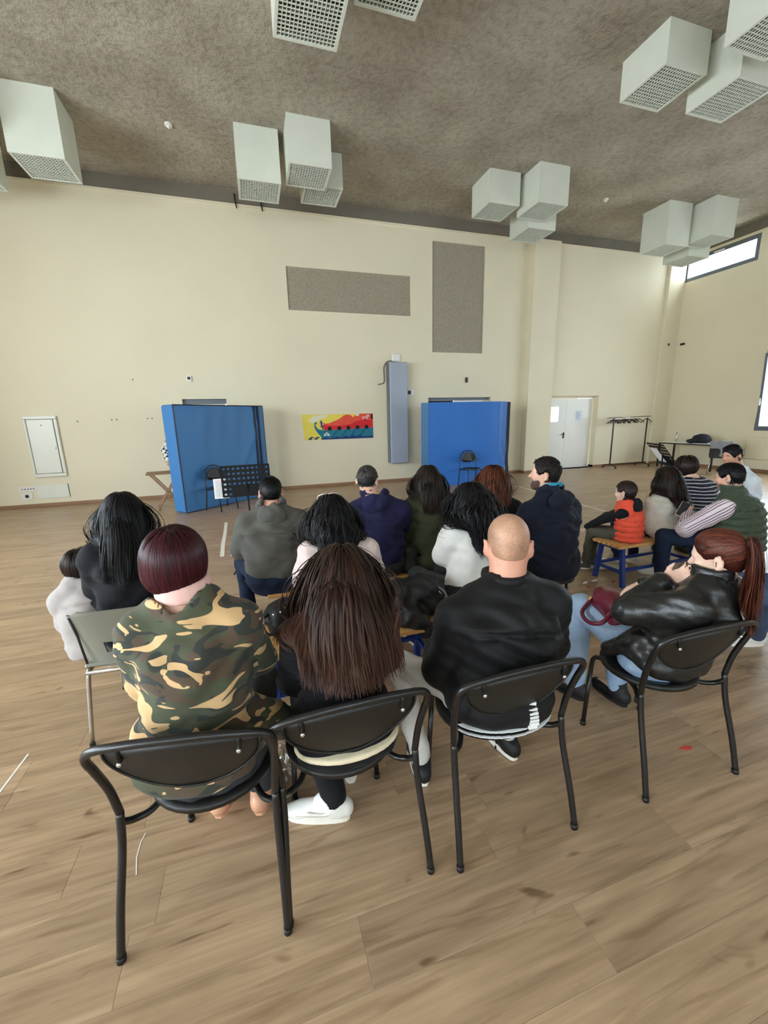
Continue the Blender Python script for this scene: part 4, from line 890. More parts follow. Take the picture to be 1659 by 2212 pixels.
def stripes_mat(name, ca, cb, period, duty, axis=2, wobble=.012, rot=None):
    m, nt, b, N, L = nmat(name); tc = N.new('ShaderNodeTexCoord'); n = N.new('ShaderNodeTexNoise'); n.inputs['Scale'].default_value = 7; L.new(tc.outputs['Object'], n.inputs['Vector']); mp = N.new('ShaderNodeMapping'); L.new(tc.outputs['Object'], mp.inputs['Vector'])
    if rot: mp.inputs['Rotation'].default_value = rot
    sx = N.new('ShaderNodeSeparateXYZ'); L.new(mp.outputs[0], sx.inputs[0]); a = N.new('ShaderNodeMath'); a.operation = 'MULTIPLY_ADD'; a.inputs[1].default_value = wobble; L.new(n.outputs['Fac'], a.inputs[0]); L.new(sx.outputs[axis], a.inputs[2])
    d = N.new('ShaderNodeMath'); d.operation = 'DIVIDE'; d.inputs[1].default_value = period; L.new(a.outputs[0], d.inputs[0]); fr = N.new('ShaderNodeMath'); fr.operation = 'FRACT'; L.new(d.outputs[0], fr.inputs[0]); gt = N.new('ShaderNodeMath'); gt.operation = 'LESS_THAN'; gt.inputs[1].default_value = duty; L.new(fr.outputs[0], gt.inputs[0])
    mx = N.new('ShaderNodeMix'); mx.data_type = 'RGBA'; mx.inputs[6].default_value = srgb(*ca); mx.inputs[7].default_value = srgb(*cb); L.new(gt.outputs[0], mx.inputs[0]); L.new(mx.outputs[2], b.inputs['Base Color']); b.inputs['Roughness'].default_value = .85
stripes_mat('stripe_navy', (22, 24, 40), (190, 192, 200), .034, .26); 
def sleeve_stripes():
    m, nt, b, N, L = nmat('stripe_shirt'); a = N.new('ShaderNodeAttribute'); a.attribute_name = 'turn'; ml = N.new('ShaderNodeMath'); ml.operation = 'MULTIPLY'; ml.inputs[1].default_value = 11; L.new(a.outputs['Fac'], ml.inputs[0]); fr = N.new('ShaderNodeMath'); fr.operation = 'FRACT'; L.new(ml.outputs[0], fr.inputs[0])
    gt = N.new('ShaderNodeMath'); gt.operation = 'LESS_THAN'; gt.inputs[1].default_value = .28; L.new(fr.outputs[0], gt.inputs[0]); mx = N.new('ShaderNodeMix'); mx.data_type = 'RGBA'; mx.inputs[6].default_value = srgb(222, 204, 210); mx.inputs[7].default_value = srgb(62, 44, 62); L.new(gt.outputs[0], mx.inputs[0]); L.new(mx.outputs[2], b.inputs['Base Color']); b.inputs['Roughness'].default_value = .85
sleeve_stripes()
def plaid_mat():
    m, nt, b, N, L = nmat('plaid'); tc = N.new('ShaderNodeTexCoord'); c1 = N.new('ShaderNodeTexChecker'); c1.inputs['Scale'].default_value = 14; L.new(tc.outputs['Object'], c1.inputs['Vector']); c1.inputs['Color1'].default_value = srgb(24, 24, 26); c1.inputs['Color2'].default_value = srgb(226, 224, 220); L.new(c1.outputs[0], b.inputs['Base Color']); b.inputs['Roughness'].default_value = .9
plaid_mat()
def camo_mat():
    m, nt, b, N, L = nmat('camouflage'); tc = N.new('ShaderNodeTexCoord'); prev = None
    def blob(off, sc, st, thr, dist, rot):
        mp = N.new('ShaderNodeMapping'); mp.inputs['Location'].default_value = off; mp.inputs['Scale'].default_value = st; mp.inputs['Rotation'].default_value = rot; L.new(tc.outputs['Object'], mp.inputs['Vector']); n = N.new('ShaderNodeTexNoise'); n.inputs['Scale'].default_value = sc; n.inputs['Detail'].default_value = 1.2; n.inputs['Roughness'].default_value = .4; n.inputs['Distortion'].default_value = dist; L.new(mp.outputs[0], n.inputs['Vector']); g = N.new('ShaderNodeMath'); g.operation = 'GREATER_THAN'; g.inputs[1].default_value = thr; L.new(n.outputs['Fac'], g.inputs[0]); return g.outputs[0]
    def mix(f, a, c):
        x = N.new('ShaderNodeMix'); x.data_type = 'RGBA'; L.new(f, x.inputs[0])
        if isinstance(a, tuple): x.inputs[6].default_value = a
        else: L.new(a, x.inputs[6])
        x.inputs[7].default_value = c; return x.outputs[2]
    tilt = (0, R(28), 0)
    col = mix(blob((3.1, .7, 1.9), 5.0, (1, 1, 1.5), .53, .9, tilt), srgb(74, 78, 56), srgb(84, 70, 54))
    col = mix(blob((7.3, 4.2, .4), 6.5, (1, 1, 1.7), .57, 1.6, tilt), col, srgb(50, 54, 48))
    col = mix(blob((.6, 9.2, 5.4), 6.0, (.85, .85, 1.9), .595, 2.4, tilt), col, srgb(214, 176, 126))
    L.new(col, b.inputs['Base Color']); b.inputs['Roughness'].default_value = .85; b.inputs['Sheen Weight'].default_value = .1
    n2 = N.new('ShaderNodeTexNoise'); n2.inputs['Scale'].default_value = 16; bp = N.new('ShaderNodeBump'); bp.inputs['Strength'].default_value = .3; bp.inputs['Distance'].default_value = .012; L.new(tc.outputs['Object'], n2.inputs['Vector']); L.new(n2.outputs['Fac'], bp.inputs['Height']); L.new(bp.outputs[0], b.inputs['Normal'])
camo_mat()
# ------------------------------------------------------------------ people
def hand_prims(S, W, dv, nv, side, curl, z=1.0, spread=.10):
    """palm, four fingers of unequal length with two bends, thumb from the side of the palm"""
    dv = unit(dv); nv = unit(np.array(nv, float) - dv * (np.array(nv, float) @ dv)); th = np.cross(dv, nv) * side
    K = W + dv * .085 * z
    S.u(loft([W - dv * .01, W + dv * .03 * z, W + dv * .07 * z, K + dv * .004], [.024 * z, .034 * z, .041 * z, .038 * z], [.019 * z, .017 * z, .014 * z, .010 * z], th, .012), .012)
    for i, (o, L) in enumerate(((.030, .068), (.010, .076), (-.010, .071), (-.029, .056))):
        b = K + th * o * z - dv * .006; d = unit(dv + th * (o * spread * 30 / 3)); a1 = curl * .8; a2 = curl * 1.9
        d1 = math.cos(a1) * d + math.sin(a1) * nv; d2 = math.cos(a2) * d + math.sin(a2) * nv
        p1 = b + d1 * L * .52 * z; p2 = p1 + d2 * L * .5 * z; S.u(cone(b, p1, .0092 * z, .0085 * z), .006); S.u(cone(p1, p2, .0085 * z, .0068 * z), .004)
    t0 = W + dv * .028 * z + th * .026 * z; t1 = t0 + unit(th * .7 + dv * .75 + nv * .35) * .040 * z; t2 = t1 + unit(th * .2 + dv + nv * (.2 + .5 * curl)) * .030 * z
    S.u(cone(t0, t1, .0125 * z, .0105 * z), .012); S.u(cone(t1, t2, .0105 * z, .008 * z), .005)
class Person:
    def __init__(s, name, label, pel, sh, head, yaw=0.0, hyaw=None, hp=0.0, hr=0.0, sw=.165, z=1.0, hz=1.0, hip=.165, waist=.15, chest=.17, dep=.11, arm=.044, slouch=.03, el=None, wr=None, kn=None, an=None, hand=None, foot=None, skin='skin_fair', h=.012, neck=.052, cat='person'):
        s.rz = R(yaw); s.o = np.array((pel[0], pel[1], 0.0)); s.root = thing(name, label, cat, tuple(s.o), s.rz); s.h = h; s.z = z; s.hz = hz; s.skin = skin
        s.c, s.s_ = math.cos(s.rz), math.sin(s.rz); s.pel = s.L(pel); s.sh = s.L(sh); s.hd = s.L(head); s.sw = sw; s.dim = dict(hip=hip, waist=waist, chest=chest, dep=dep, arm=arm, neck=neck)
        hy = (0.0 if hyaw is None else R(hyaw) - s.rz); Rm = Matrix.Rotation(hy, 3, 'Z') @ Matrix.Rotation(R(hp), 3, 'X') @ Matrix.Rotation(R(hr), 3, 'Y'); s.HR = np.array(Rm)
        s.nb = s.sh + V3(0, 0, .34 * (s.hd[2] - s.sh[2])) + .3 * (s.hd - s.sh) * V3(1, 1, 0)
        s.S = {}; s.E = {}; s.W = {}; s.K = {}; s.A = {}; s.H = {}; s.FD = {}
        for i, sd in enumerate((-1, 1)):
            S_ = s.sh + V3(sd * sw, 0, -.03 * z); s.S[sd] = S_
            e = S_ + V3(sd * .03, .05, -.25) * z if not el or el[i] is None else s.L(el[i]); s.E[sd] = e
            w_ = e + V3(-sd * .09, .20, -.06) * z if not wr or wr[i] is None else s.L(wr[i]); s.W[sd] = w_
            s.H[sd] = s.pel + V3(sd * .09 * z, .02, -.01)
            k_ = s.H[sd] + V3(sd * .05, .40, -.03) * z if not kn or kn[i] is None else s.L(kn[i]); s.K[sd] = k_
            a_ = V3(k_[0], k_[1] - .03, .085) if not an or an[i] is None else s.L(an[i]); s.A[sd] = a_
            s.FD[sd] = V3(0, 1, 0) if not foot or foot[i] is None else s.D(foot[i])
        s.hand = hand or {}
        s.cl = []
    def L(s, p): p = np.array(p, float) - s.o; return V3(s.c * p[0] + s.s_ * p[1], -s.s_ * p[0] + s.c * p[1], p[2])
    def D(s, d): return V3(s.c * d[0] + s.s_ * d[1], -s.s_ * d[0] + s.c * d[1], d[2] if len(d) > 2 else 0)
    def hf(s, p): return s.hd + s.HR @ (np.array(p, float) * s.hz)          # head frame -> local
    def he(s, c, r): return ell(s.hf(c), np.array(r) * s.hz, s.HR)
    def spine(s, hem=0.0):
        a, b = s.pel, s.sh; m = lambda t: a + (b - a) * t
        return [a + V3(0, 0, hem), m(.22) + V3(0, -.012, 0), m(.45) + V3(0, -.02, 0), m(.75) + V3(0, -.02, 0), m(.93), s.nb + V3(0, 0, .01)]
    def torso(s, S, f, hem=-.06, k=.03, top=None):
        d = s.dim; z = 1; dp = d['dep']
        S.u(loft(s.spine(hem), [d['hip'] + f, (d['hip'] + d['waist']) / 2 + f, d['waist'] + f, d['chest'] + f, s.sw * .86 + f, .07 + f], [dp * 1.08 + f, dp * 1.02 + f, dp + f, dp * 1.06 + f, dp * .80 + f, .062 + f], (1, 0, 0), .035), k)
        for sd in (-1, 1): S.u(cone(s.nb + V3(sd * .04, -.01, .0), s.S[sd] + V3(0, 0, -.012), .048 + f, .058 * (d['arm'] / .044) + f), k)
        return S
    def arm(s, S, sd, f, to=1.0, k=.03):
        a = s.dim['arm']; S_, E, W = s.S[sd], s.E[sd], s.W[sd]
        S.u(cone(S_, E, a * 1.36 + f, a * 1.05 + f), k)
        if to > .5: t = (to - .5) * 2; S.u(cone(E, E + (W - E) * t, a * 1.03 + f, a * (1.03 - .28 * t) + f), .02)
    def body(s):
        S = Sdf(); d = s.dim; z = s.z; q = s.hz
        S.u(s.he((0, -.008, .03), (.075, .095, .085)), .02); S.u(s.he((0, .030, -.045), (.057, .060, .072)), .04); S.u(s.he((0, .066, -.096), (.026, .024, .022)), .03)
        S.u(s.he((0, .080, .018), (.050, .014, .011)), .02); S.u(cone(s.hf((0, .088, .004)), s.hf((0, .110, -.030)), .009 * q, .0135 * q), .014); S.u(s.he((0, .088, -.064), (.024, .011, .010)), .012)
        for sd in (-1, 1):
            S.s(s.he((sd * .032, .104, -.002), (.018, .016, .011)), .014); S.u(s.he((sd * .045, .068, -.03), (.02, .02, .02)), .02)
            Re = s.HR @ np.array(Matrix.Rotation(sd * R(-24), 3, 'Z')); S.u(ell(s.hf((sd * .086, -.018, -.012)), np.array((.0095, .024, .037)) * q, Re), .006); S.s(ell(s.hf((sd * .098, -.008, -.010)), np.array((.008, .013, .021)) * q, Re), .004)
        S.u(cone(s.hf((0, -.022, -.05)), s.nb + V3(0, 0, -.02), d['neck'] * q, d['neck'] * 1.1 * z), .03)
        s.headS = Sdf(); s.headS.ops = list(S.ops)
        s.torso(S, -.012, 0.0)
        for sd in (-1, 1):
            s.arm(S, sd, -.006); hd = s.hand.get(sd, (None, None, .5))
            dv = s.W[sd] - s.E[sd] if hd[0] is None else s.D(hd[0]); nv = V3(-sd * .3, -.1, -1) if hd[1] is None else s.D(hd[1]); hand_prims(S, s.W[sd], dv, nv, sd, hd[2], s.z if s.z < 1 else 1.0)
            S.u(cone(s.H[sd], s.K[sd], .075 * z, .050 * z), .03); S.u(cone(s.K[sd], s.A[sd], .050 * z, .034 * z), .02); S.u(cone(s.A[sd], s.A[sd] + s.FD[sd] * .12 * z + V3(0, 0, -.04), .035 * z, .025 * z), .02)
        o = sdf_obj('body', S, min(s.h, .011 if s.h < .012 else .013), s.skin, s.root); s.bodyS = S; s.cl.append(S)
        ey = MB()
        for sd in (-1, 1): ey.ball(s.hf((sd * .031, .0735, -.003)), .0105 * q, 8, 6)
        ey.build('eyes', 'eye_ball', s.root, True); return o
    def top(s, mat, f=.012, hem=-.05, sleeve=1.0, name='jacket', folds=.004, ff=16, neckr=.012, extra=(), cut=None, h=None, sub=(), k=.03, nofold=False, neckcut=.0, quilt=0):
        S = Sdf(); s.torso(S, f, hem, k)
        for sd in (-1, 1):
            if sleeve > 0: s.arm(S, sd, f * .9, sleeve, k)
        for e in extra: S.u(e, .03)
        if quilt: S.n(lambda P: (.006 - .008 * np.abs(np.sin(P[:, 2] * PI / quilt + .25 * np.sin(P[:, 0] * 14))) ** .6 + .002 * wob(P, 40, 1.)).astype(F32))
        if folds: S.n(lambda P: folds * wob(P, ff, len(mat)) + folds * .5 * np.sin(P[:, 2] * 70 + 4 * np.sin(P[:, 0] * 9) + 3 * np.sin(P[:, 1] * 11)).astype(F32) * (np.sin(P[:, 0] * 6 + P[:, 2] * 9) > 0))
        S.s(cone(s.nb + V3(0, .005, .005 + neckcut), s.hf((0, 0, -.02)), s.dim['neck'] * 1.05 + neckr, s.dim['neck'] + neckr + .01), .008)
        if sleeve <= 0:
            for sd in (-1, 1): S.s(cone(s.S[sd] + V3(sd * .03, 0, -.01), s.S[sd] + V3(sd * .12, 0, -.02), s.dim['arm'] * 1.36 + .012, s.dim['arm'] * 1.6 + .016), .01)
        for e in sub: S.s(e, .01)
        o = sdf_obj(name, S, h or s.h, mat, s.root); s.cl.append(S); s.topS = S; return o
    def sleeves(s, mat, f=.008, name='sleeve', to=1.0, folds=.004, h=None):
        for sd in (-1, 1):
            S = Sdf(); s.arm(S, sd, f, to); S.n(lambda P: folds * wob(P, 22, 1.0)); o = sdf_obj(name, S, h or s.h, mat, s.root); s.cl.append(S)
            if mat == 'stripe_shirt':       # stripes run along the sleeve
                n = len(o.data.vertices); co = np.empty(n * 3, F32); o.data.vertices.foreach_get('co', co); co = co.reshape(-1, 3); best = None
                for a, b in ((s.S[sd], s.E[sd]), (s.E[sd], s.W[sd])):
                    d = unit(b - a); x = unit(np.cross(d, (0.31, .2, .93))); y = np.cross(d, x); q = co - a; t = np.clip(q @ d, 0, np.linalg.norm(b - a)); dist = np.linalg.norm(q - t[:, None] * d, axis=1); ang = np.abs(np.arctan2(q @ y, q @ x)) / PI
                    best = (dist, ang) if best is None else (np.minimum(best[0], dist), np.where(dist < best[0], ang, best[1]))
                at = o.data.attributes.new('turn', 'FLOAT', 'POINT'); at.data.foreach_set('value', best[1].astype(F32))
    def trousers(s, mat, f=.012, rise=.08, folds=.004, to=1.0, name='trousers', h=None, extra=()):
        S = Sdf(); d = s.dim; z = s.z
        S.u(loft([s.pel + V3(0, 0, rise), s.pel + V3(0, .0, .0), s.pel + V3(0, .03, -.05)], [d['hip'] * .96 + f, d['hip'] + f, d['hip'] * .95 + f], [d['dep'] * 1.0 + f, d['dep'] * 1.12 + f, d['dep'] * 1.05 + f], (1, 0, 0), .03), .03)
        for sd in (-1, 1):
            S.u(cone(s.H[sd], s.K[sd], .080 * z + f, .056 * z + f), .03); S.u(cone(s.K[sd], s.K[sd] + (s.A[sd] - s.K[sd]) * to * .97, .056 * z + f, .042 * z + f), .02)
        for e in extra: S.u(e, .02)
        S.n(lambda P: folds * wob(P, 20, 3.0)); o = sdf_obj(name, S, h or s.h, mat, s.root); s.cl.append(S); return o
    def shoes(s, mat, sole='sole_white', ln=.26, high=False, h=None, which=(-1, 1), name='shoe', thick=.022):
        z = s.z
        for sd in which:
            A, fd = s.A[sd], s.FD[sd]; up = V3(0, 0, 1); rt = np.cross(fd, up); c = V3(A[0], A[1], 0) + fd * (ln * z * .5 - .075 * z); Rm = np.stack([rt, fd, up], 1); zz = A[2] - .085
            c = c + V3(0, 0, max(zz, 0))
            S = Sdf(); S.u(loft([c - fd * ln * z * .42 + up * .052 * z, c + up * .048 * z, c + fd * ln * z * .26 + up * .036 * z, c + fd * ln * z * .42 + up * .028 * z], [.034 * z, .038 * z, .044 * z, .036 * z], [.040 * z, .040 * z, .030 * z, .020 * z], rt, .03), .02)
            S.u(cone(c - fd * ln * z * .27 + up * .05 * z, A + up * (.05 if high else .0) * z, .036 * z, .046 * z), .03); S.half(c + up * .012, (0, 0, -1)); S.half(A + up * (.055 if high else .012) * z, (0, 0, 1))
            o = sdf_obj(name, S, h or min(s.h, .011), mat, s.root)
            po = []
            for a in np.linspace(0, 2 * PI, 22)[:-1]:
                y = math.cos(a); x = math.sin(a); wd = (.040 + .006 * y) * z; p = c + fd * (ln * z * .47) * y + rt * wd * np.sign(x) * abs(x) ** .6; po.append((p[0], p[1]))
            if (fd[0] * 0 + 1) and np.cross(np.array(po[1]) - np.array(po[0]), np.array(po[2]) - np.array(po[1])) < 0: po = po[::-1]
            MB().prism(po, c[2], c[2] + thick * z).build('sole', sole, o)
    def hood(s, mat, r=1.0, name='hood', lining=None):
        S = Sdf(); n = s.nb + V3(0, 0, .022); a = [n + V3(.088 * r * math.sin(t), .02 - .075 * r * math.cos(t) * 1.0, .030 + .018 * math.cos(t)) for t in np.linspace(-2.3, 2.3, 13)]
        tt = np.abs(np.linspace(-2.3, 2.3, 13)); a = [p - V3(0, 0, .13 * max(0, t - 1.1)) for p, t in zip(a, tt)]; rr = [.031 - .013 * max(0, t - 1.0) for t in tt]
        for p, q, r0, r1 in zip(a[:-1], a[1:], rr[:-1], rr[1:]): S.u(cone(p, q, r0, r1), .012)
        S.u(ell(n + V3(0, -.115 * r, -.045), (.105 * r, .05, .085)), .035); S.s(ell(n + V3(0, -.03, .05), (.062 * r, .065, .05)), .02); S.n(lambda P: .006 * wob(P, 24, 2.0))
        o = sdf_obj(name, S, min(s.h, .010), mat, s.root); s.cl.append(S)
        if lining:
            L_ = Sdf(); b = [n + V3(.068 * r * math.sin(t) + .012, .008 - .066 * r * math.cos(t), .052 + .016 * math.cos(t)) for t in np.linspace(-1.3, 1.9, 9)]
            for u_, w_ in zip(b[:-1], b[1:]): L_.u(cone(u_, w_, .018, .018), .01)
            sdf_obj('hood_lining', L_, .008, lining, o)
        return o
    def collar(s, mat, hgt=.035, r=.010, name='collar'):
        n = s.nb; d = s.dim['neck'] + .016; S = Sdf(); up = unit(s.hd - n)
        for t0, t1 in zip(np.linspace(-2.7, 2.7, 15)[:-1], np.linspace(-2.7, 2.7, 15)[1:]):
            for hh in (0.0, 1.0): S.u(cone(n + V3(d * math.sin(t0), .01 - d * math.cos(t0), .026) + up * hgt * hh, n + V3(d * math.sin(t1), .01 - d * math.cos(t1), .026) + up * hgt * hh, r, r), .015)
        o = sdf_obj(name, S, min(s.h, .008), mat, s.root); s.cl.append(S); return o
    # ---------------- hair
    def cap(s, mat, infl=.007, front=.060, low=-.055, name='hair', face=True, h=None, noise=.002, nf=60, sideburn=True):
        S = Sdf(); i = infl; S.u(s.he((0, -.008, .03), (.075 + i, .095 + i, .085 + i))); S.u(s.he((0, -.045, -.02), (.058 + i, .050 + i, .055 + i)), .03)
        if noise: S.n(lambda P: noise * wob(P, nf, 4.0))
        S.s(s.he((0, .115, -.045), (.10, .085, .115)), .01)
        for sd in (-1, 1): S.s(s.he((sd * .088, .004, -.025), (.030, .026, .036)), .006)
        S.half(s.hf((0, 0, low)), s.HR @ V3(0, .35, -1)); o = sdf_obj(name, S, h or min(s.h, .010), mat, s.root); return o
    def roots(s, n, rng, zmin=-.045, front=.05):
        out = []
        while len(out) < n:
            v = rng.normal(size=(n * 3, 3)); v /= np.linalg.norm(v, axis=1, keepdims=True); p = V3(0, -.008, .03) + v * V3(.078, .098, .088)
            ok = (p[:, 2] > zmin) & ~((p[:, 1] > front - .02) & (p[:, 2] < .072)) & ~((p[:, 1] > -.025) & (p[:, 2] < .03)) ; out += [tuple(x) for x in p[ok]]
        return np.array(out[:n])
    def strands(s, name, mat, n, length, flow, offs=(.003, .02), width=(.004, .008), steps=16, grav=.25, stiff=.72, wave=0.0, wfreq=60, jit=.15, rootf=None, seed=1, coll=None, zmin=-.045, front=.05, lenvar=.25, tipc=.3, parent=None, keep=None, target=None, pull=None, stick=0.0, grow=0.0):
        rng = np.random.default_rng(seed); rt = s.roots(n, rng, zmin, front) if rootf is None else rootf(rng)
        if keep is not None: rt = rt[keep(rt)]
        n = len(rt); p = s.hd + (rt * s.hz) @ s.HR.T; nrm = (rt - V3(0, -.008, .03)) / V3(.078, .098, .088) ** 2; nrm /= np.linalg.norm(nrm, axis=1, keepdims=True)
        v = flow(rt, rng); v = v + jit * rng.normal(size=v.shape); v -= nrm * (v * nrm).sum(1, keepdims=True) * .85; v /= np.linalg.norm(v, axis=1, keepdims=True); v = v @ s.HR.T
        hq = np.clip((rt[:, 2] + .05) / .17, 0, 1) * .75 + .25 * rng.random(n); off = offs[0] + (offs[1] - offs[0]) * hq; L_ = (length * (1 - lenvar * rng.random(n)) + grow * np.clip((rt[:, 2] + .05) / .17, 0, 1) + .4 * grow * np.clip(rt[:, 1] / .09, 0, 1)) * s.hz; ds = L_ / steps; ph = rng.uniform(0, 6.28, n); cs = s.cl if coll is None else coll
        D = lambda q: np.min([c(q) for c in cs], 0)
        def G(q, e=.006): g = np.stack([D(q + np.array(o) * e) - D(q - np.array(o) * e) for o in np.eye(3)], 1); return g / (np.linalg.norm(g, axis=1, keepdims=True) + 1e-9)
        path = [p]; p = p.copy()
        for t in range(steps):
            if target is not None: dt = s.hf(target) - p; v = dt / (np.linalg.norm(dt, axis=1, keepdims=True) + 1e-9); ds = np.linalg.norm(dt, axis=1) / (steps - t)
            v = stiff * v + grav * V3(0, 0, -1) + .03 * rng.normal(size=v.shape); 
            if pull: lowz = np.clip((s.hd[2] - .02 - p[:, 2]) / .1, 0, 1); xl = p[:, 0] - s.nb[0]; v[:, 0] -= pull[0] * lowz * np.sign(xl) * np.clip((np.abs(xl) - pull[1]) / .03, 0, 1); v[:, 1] -= pull[0] * lowz * .3
            v /= np.linalg.norm(v, axis=1, keepdims=True); p = p + v * ds[:, None]
            of = off * min(1.0, .5 + (t + 1) / (steps * .4)); d = D(p); m = d < of
            if m.any():
                g = G(p[m]); p[m] += g * (of[m] - d[m])[:, None] * .9; vv = v[m]; dn = (vv * g).sum(1, keepdims=True); v[m] = vv - g * np.minimum(dn, 0); v[m] /= np.linalg.norm(v[m], axis=1, keepdims=True) + 1e-9
            if stick: far = d > of; gg = G(p[far]); p[far] -= gg * np.minimum((d - of)[far], .02)[:, None] * stick
            path.append(p.copy())
        P = np.stack(path, 1); T = P.shape[1]; tg = np.gradient(P, axis=1); tg /= np.linalg.norm(tg, axis=2, keepdims=True) + 1e-9
        N_ = np.stack([G(P[:, t]) if t % 3 == 0 or t == T - 1 else np.zeros((n, 3)) for t in range(T)], 1)
        for t in range(T):
            if not (t % 3 == 0 or t == T - 1): N_[:, t] = N_[:, t - t % 3]
        N_ -= tg * (N_ * tg).sum(2, keepdims=True); N_ /= np.linalg.norm(N_, axis=2, keepdims=True) + 1e-9; B = np.cross(tg, N_)
        if wave:
            tt = np.linspace(0, 1, T)[None] * L_[:, None]; am = wave * np.linspace(0, 1, T)[None] ** .8; P = P + B * (am * np.sin(tt * wfreq + ph[:, None]))[..., None] + N_ * (am * .7 * np.cos(tt * wfreq + ph[:, None]) * .8 + am * .5)[..., None]
        wd = rng.uniform(*width, n)[:, None] * np.concatenate([np.linspace(.6, 1, T // 3), np.ones(T - T // 3 - T // 3), np.linspace(1, .15, T // 3)])[None]
        Vt = np.stack([P - B * wd[..., None], P + N_ * (wd * .45)[..., None], P + B * wd[..., None]], 2).reshape(-1, 3)
        base = (np.arange(n)[:, None] * T + np.arange(T - 1)[None]).reshape(-1) * 3; Fq = np.concatenate([np.stack([base + a, base + a + 1, base + a + 4, base + a + 3], 1) for a in (0, 1)])
        me = fast_mesh(name, Vt, Fq); at = me.attributes.new('strand', 'FLOAT', 'POINT'); val = np.clip(rng.random(n)[:, None] ** 1.5 * (1 - tipc) + tipc * np.linspace(0, 1, T)[None] ** 2, 0, 1); at.data.foreach_set('value', np.repeat(val.reshape(-1), 3).astype(F32)); return mkobj(name, me, mat, parent or s.root)
    def drape(s, w=1.0):
        return Sdf().u(loft([s.hf((0, -.015, .03)), s.hf((0, -.03, -.06)), s.nb + V3(0, -.045, -.02), s.sh + V3(0, -.05, -.13), s.sh + V3(0, -.03, -.3)], [.078 * s.hz, .082 * s.hz, .10 * w, .14 * w, .15 * w], [.088 * s.hz, .075 * s.hz, .075, .095, .09], (1, 0, 0), .03))
    # flows in the head frame
    def flow_long(s, part=0.0):
        def fl(rt, rng): sx = np.sign(rt[:, 0] - part + .004 * rng.normal(size=len(rt))); back = np.clip(-rt[:, 1] / .09, -1, 1); fr = np.clip(rt[:, 1] / .09, 0, 1); return np.stack([sx * (.55 - .45 * np.clip(back, 0, 1)), -.75 - .45 * fr, -.35 + .3 * fr], 1)
        return fl
    def flow_short(s, fwd=-.3, up=.25):
        def fl(rt, rng): return np.stack([.25 * rt[:, 0] / .08, np.full(len(rt), fwd), np.where(rt[:, 2] > .07, up, -.9)], 1)
        return fl
    def flow_crown(s):
        def fl(rt, rng): d = rt - V3(0, -.055, .10); d[:, 2] -= .05; return d / (np.linalg.norm(d, axis=1, keepdims=True) + 1e-9)
        return fl
    def glasses(s, rim, lab, z0=.085, y0=.055, tilt=R(50), lens='glasses_dark', arm=True):
        t = thing('sunglasses', lab, 'sunglasses', tuple(s.o), s.rz); R2 = s.HR @ np.array(Matrix.Rotation(tilt, 3, 'X')); c = s.hf((0, y0, z0)); T = lambda p: c + R2 @ (np.array(p) * s.hz)
        for sd in (-1, 1):
            ring = [T((sd * .034 + .031 * math.cos(a), .004 * (1 - (math.cos(a) * sd)), .024 * math.sin(a))) for a in np.linspace(0, 2 * PI, 18)[:-1]]
            MB().tube(ring, .0042, 6, closed=True).build('rim', rim, t, True); MB().add([tuple(p) for p in ring] + [tuple(p + R2 @ V3(0, .0015, 0)) for p in ring], [tuple(range(17)), tuple(range(17, 34))[::-1]]).build('lens', lens, t)
            if arm: MB().tube([T((sd * .066, .0, .008)), T((sd * .082, -.05, .006)), T((sd * .084, -.10, -.01))], .0032, 6).build('temple', rim, t, True)
        MB().tube([T((-.004, .003, .004)), T((.004, .003, .004))], .003, 6).build('bridge', rim, t); return t
def short_hair(p, mat, n=700, ln=.028, seed=1, infl=.005, fwd=-.3, up=.3, jit=.2, flow=None, **k):
    o = p.cap(mat, infl=infl, **k); p.strands('hair_tufts', mat, n, ln, p.flow_crown() if flow == 'crown' else p.flow_short(fwd, up), offs=(.003, .010 if flow == 'crown' else .015), width=(.0016, .003), steps=4, grav=.05, stiff=.9, jit=jit, seed=seed, coll=[p.headS], parent=o, zmin=-.05, front=.062)
# ---- 1 woman in camouflage jacket
def wear(p): pass
p = Person('person', 'woman with short burgundy bob in a camouflage jacket, seated on the first black chair', (-.245, 1.36, .52), (-.248, 1.345, 1.035), (-.278, 1.42, 1.205), yaw=-6, hyaw=-4, hp=-8, sw=.152, hip=.185, waist=.16, chest=.165, dep=.12, arm=.042,
           el=((-.425, 1.43, .79), (-.045, 1.47, .77)), wr=((-.43, 1.60, .60), (-.10, 1.68, .62)), kn=((-.30, 1.78, .50), (-.06, 1.76, .50)), an=((-.26, 1.60, .12), (-.10, 1.56, .12)), foot=((.3, .95), (.25, .97)), skin='skin_fair', h=.0095)
p.body()
q = p.pel
p.top('camouflage', f=.014, hem=-.02, sleeve=.93, folds=.0045, ff=15, neckr=.034, neckcut=-.006, extra=(ell(q + V3(-.04, -.05, .0), (.19, .10, .07)), cone(q + V3(.18, .0, .10), q + V3(.27, .10, -.02), .075, .06), cone(q + V3(-.17, .0, .10), q + V3(-.22, .06, .02), .07, .06)), h=.0095)
p.collar('pink_collar', .028, .016, 'shirt_collar'); p.trousers('charcoal', h=.014, rise=.02); p.shoes('shoe_nude', 'shoe_nude', .23, thick=.012)
bobc = Sdf().u(p.he((0, -.014, .018), (.090, .106, .102))).u(p.he((0, -.03, -.03), (.078, .076, .060)), .03)
o = p.cap('hair_burgundy', infl=.0035, low=-.075)
p.strands('hair_strands', 'hair_burgundy', 2600, .172, p.flow_crown(), offs=(.002, .010), width=(.002, .0042), steps=14, grav=.20, stiff=.8, jit=.12, seed=2, coll=[bobc], stick=.75, zmin=-.03, front=.062, lenvar=.22, parent=o)
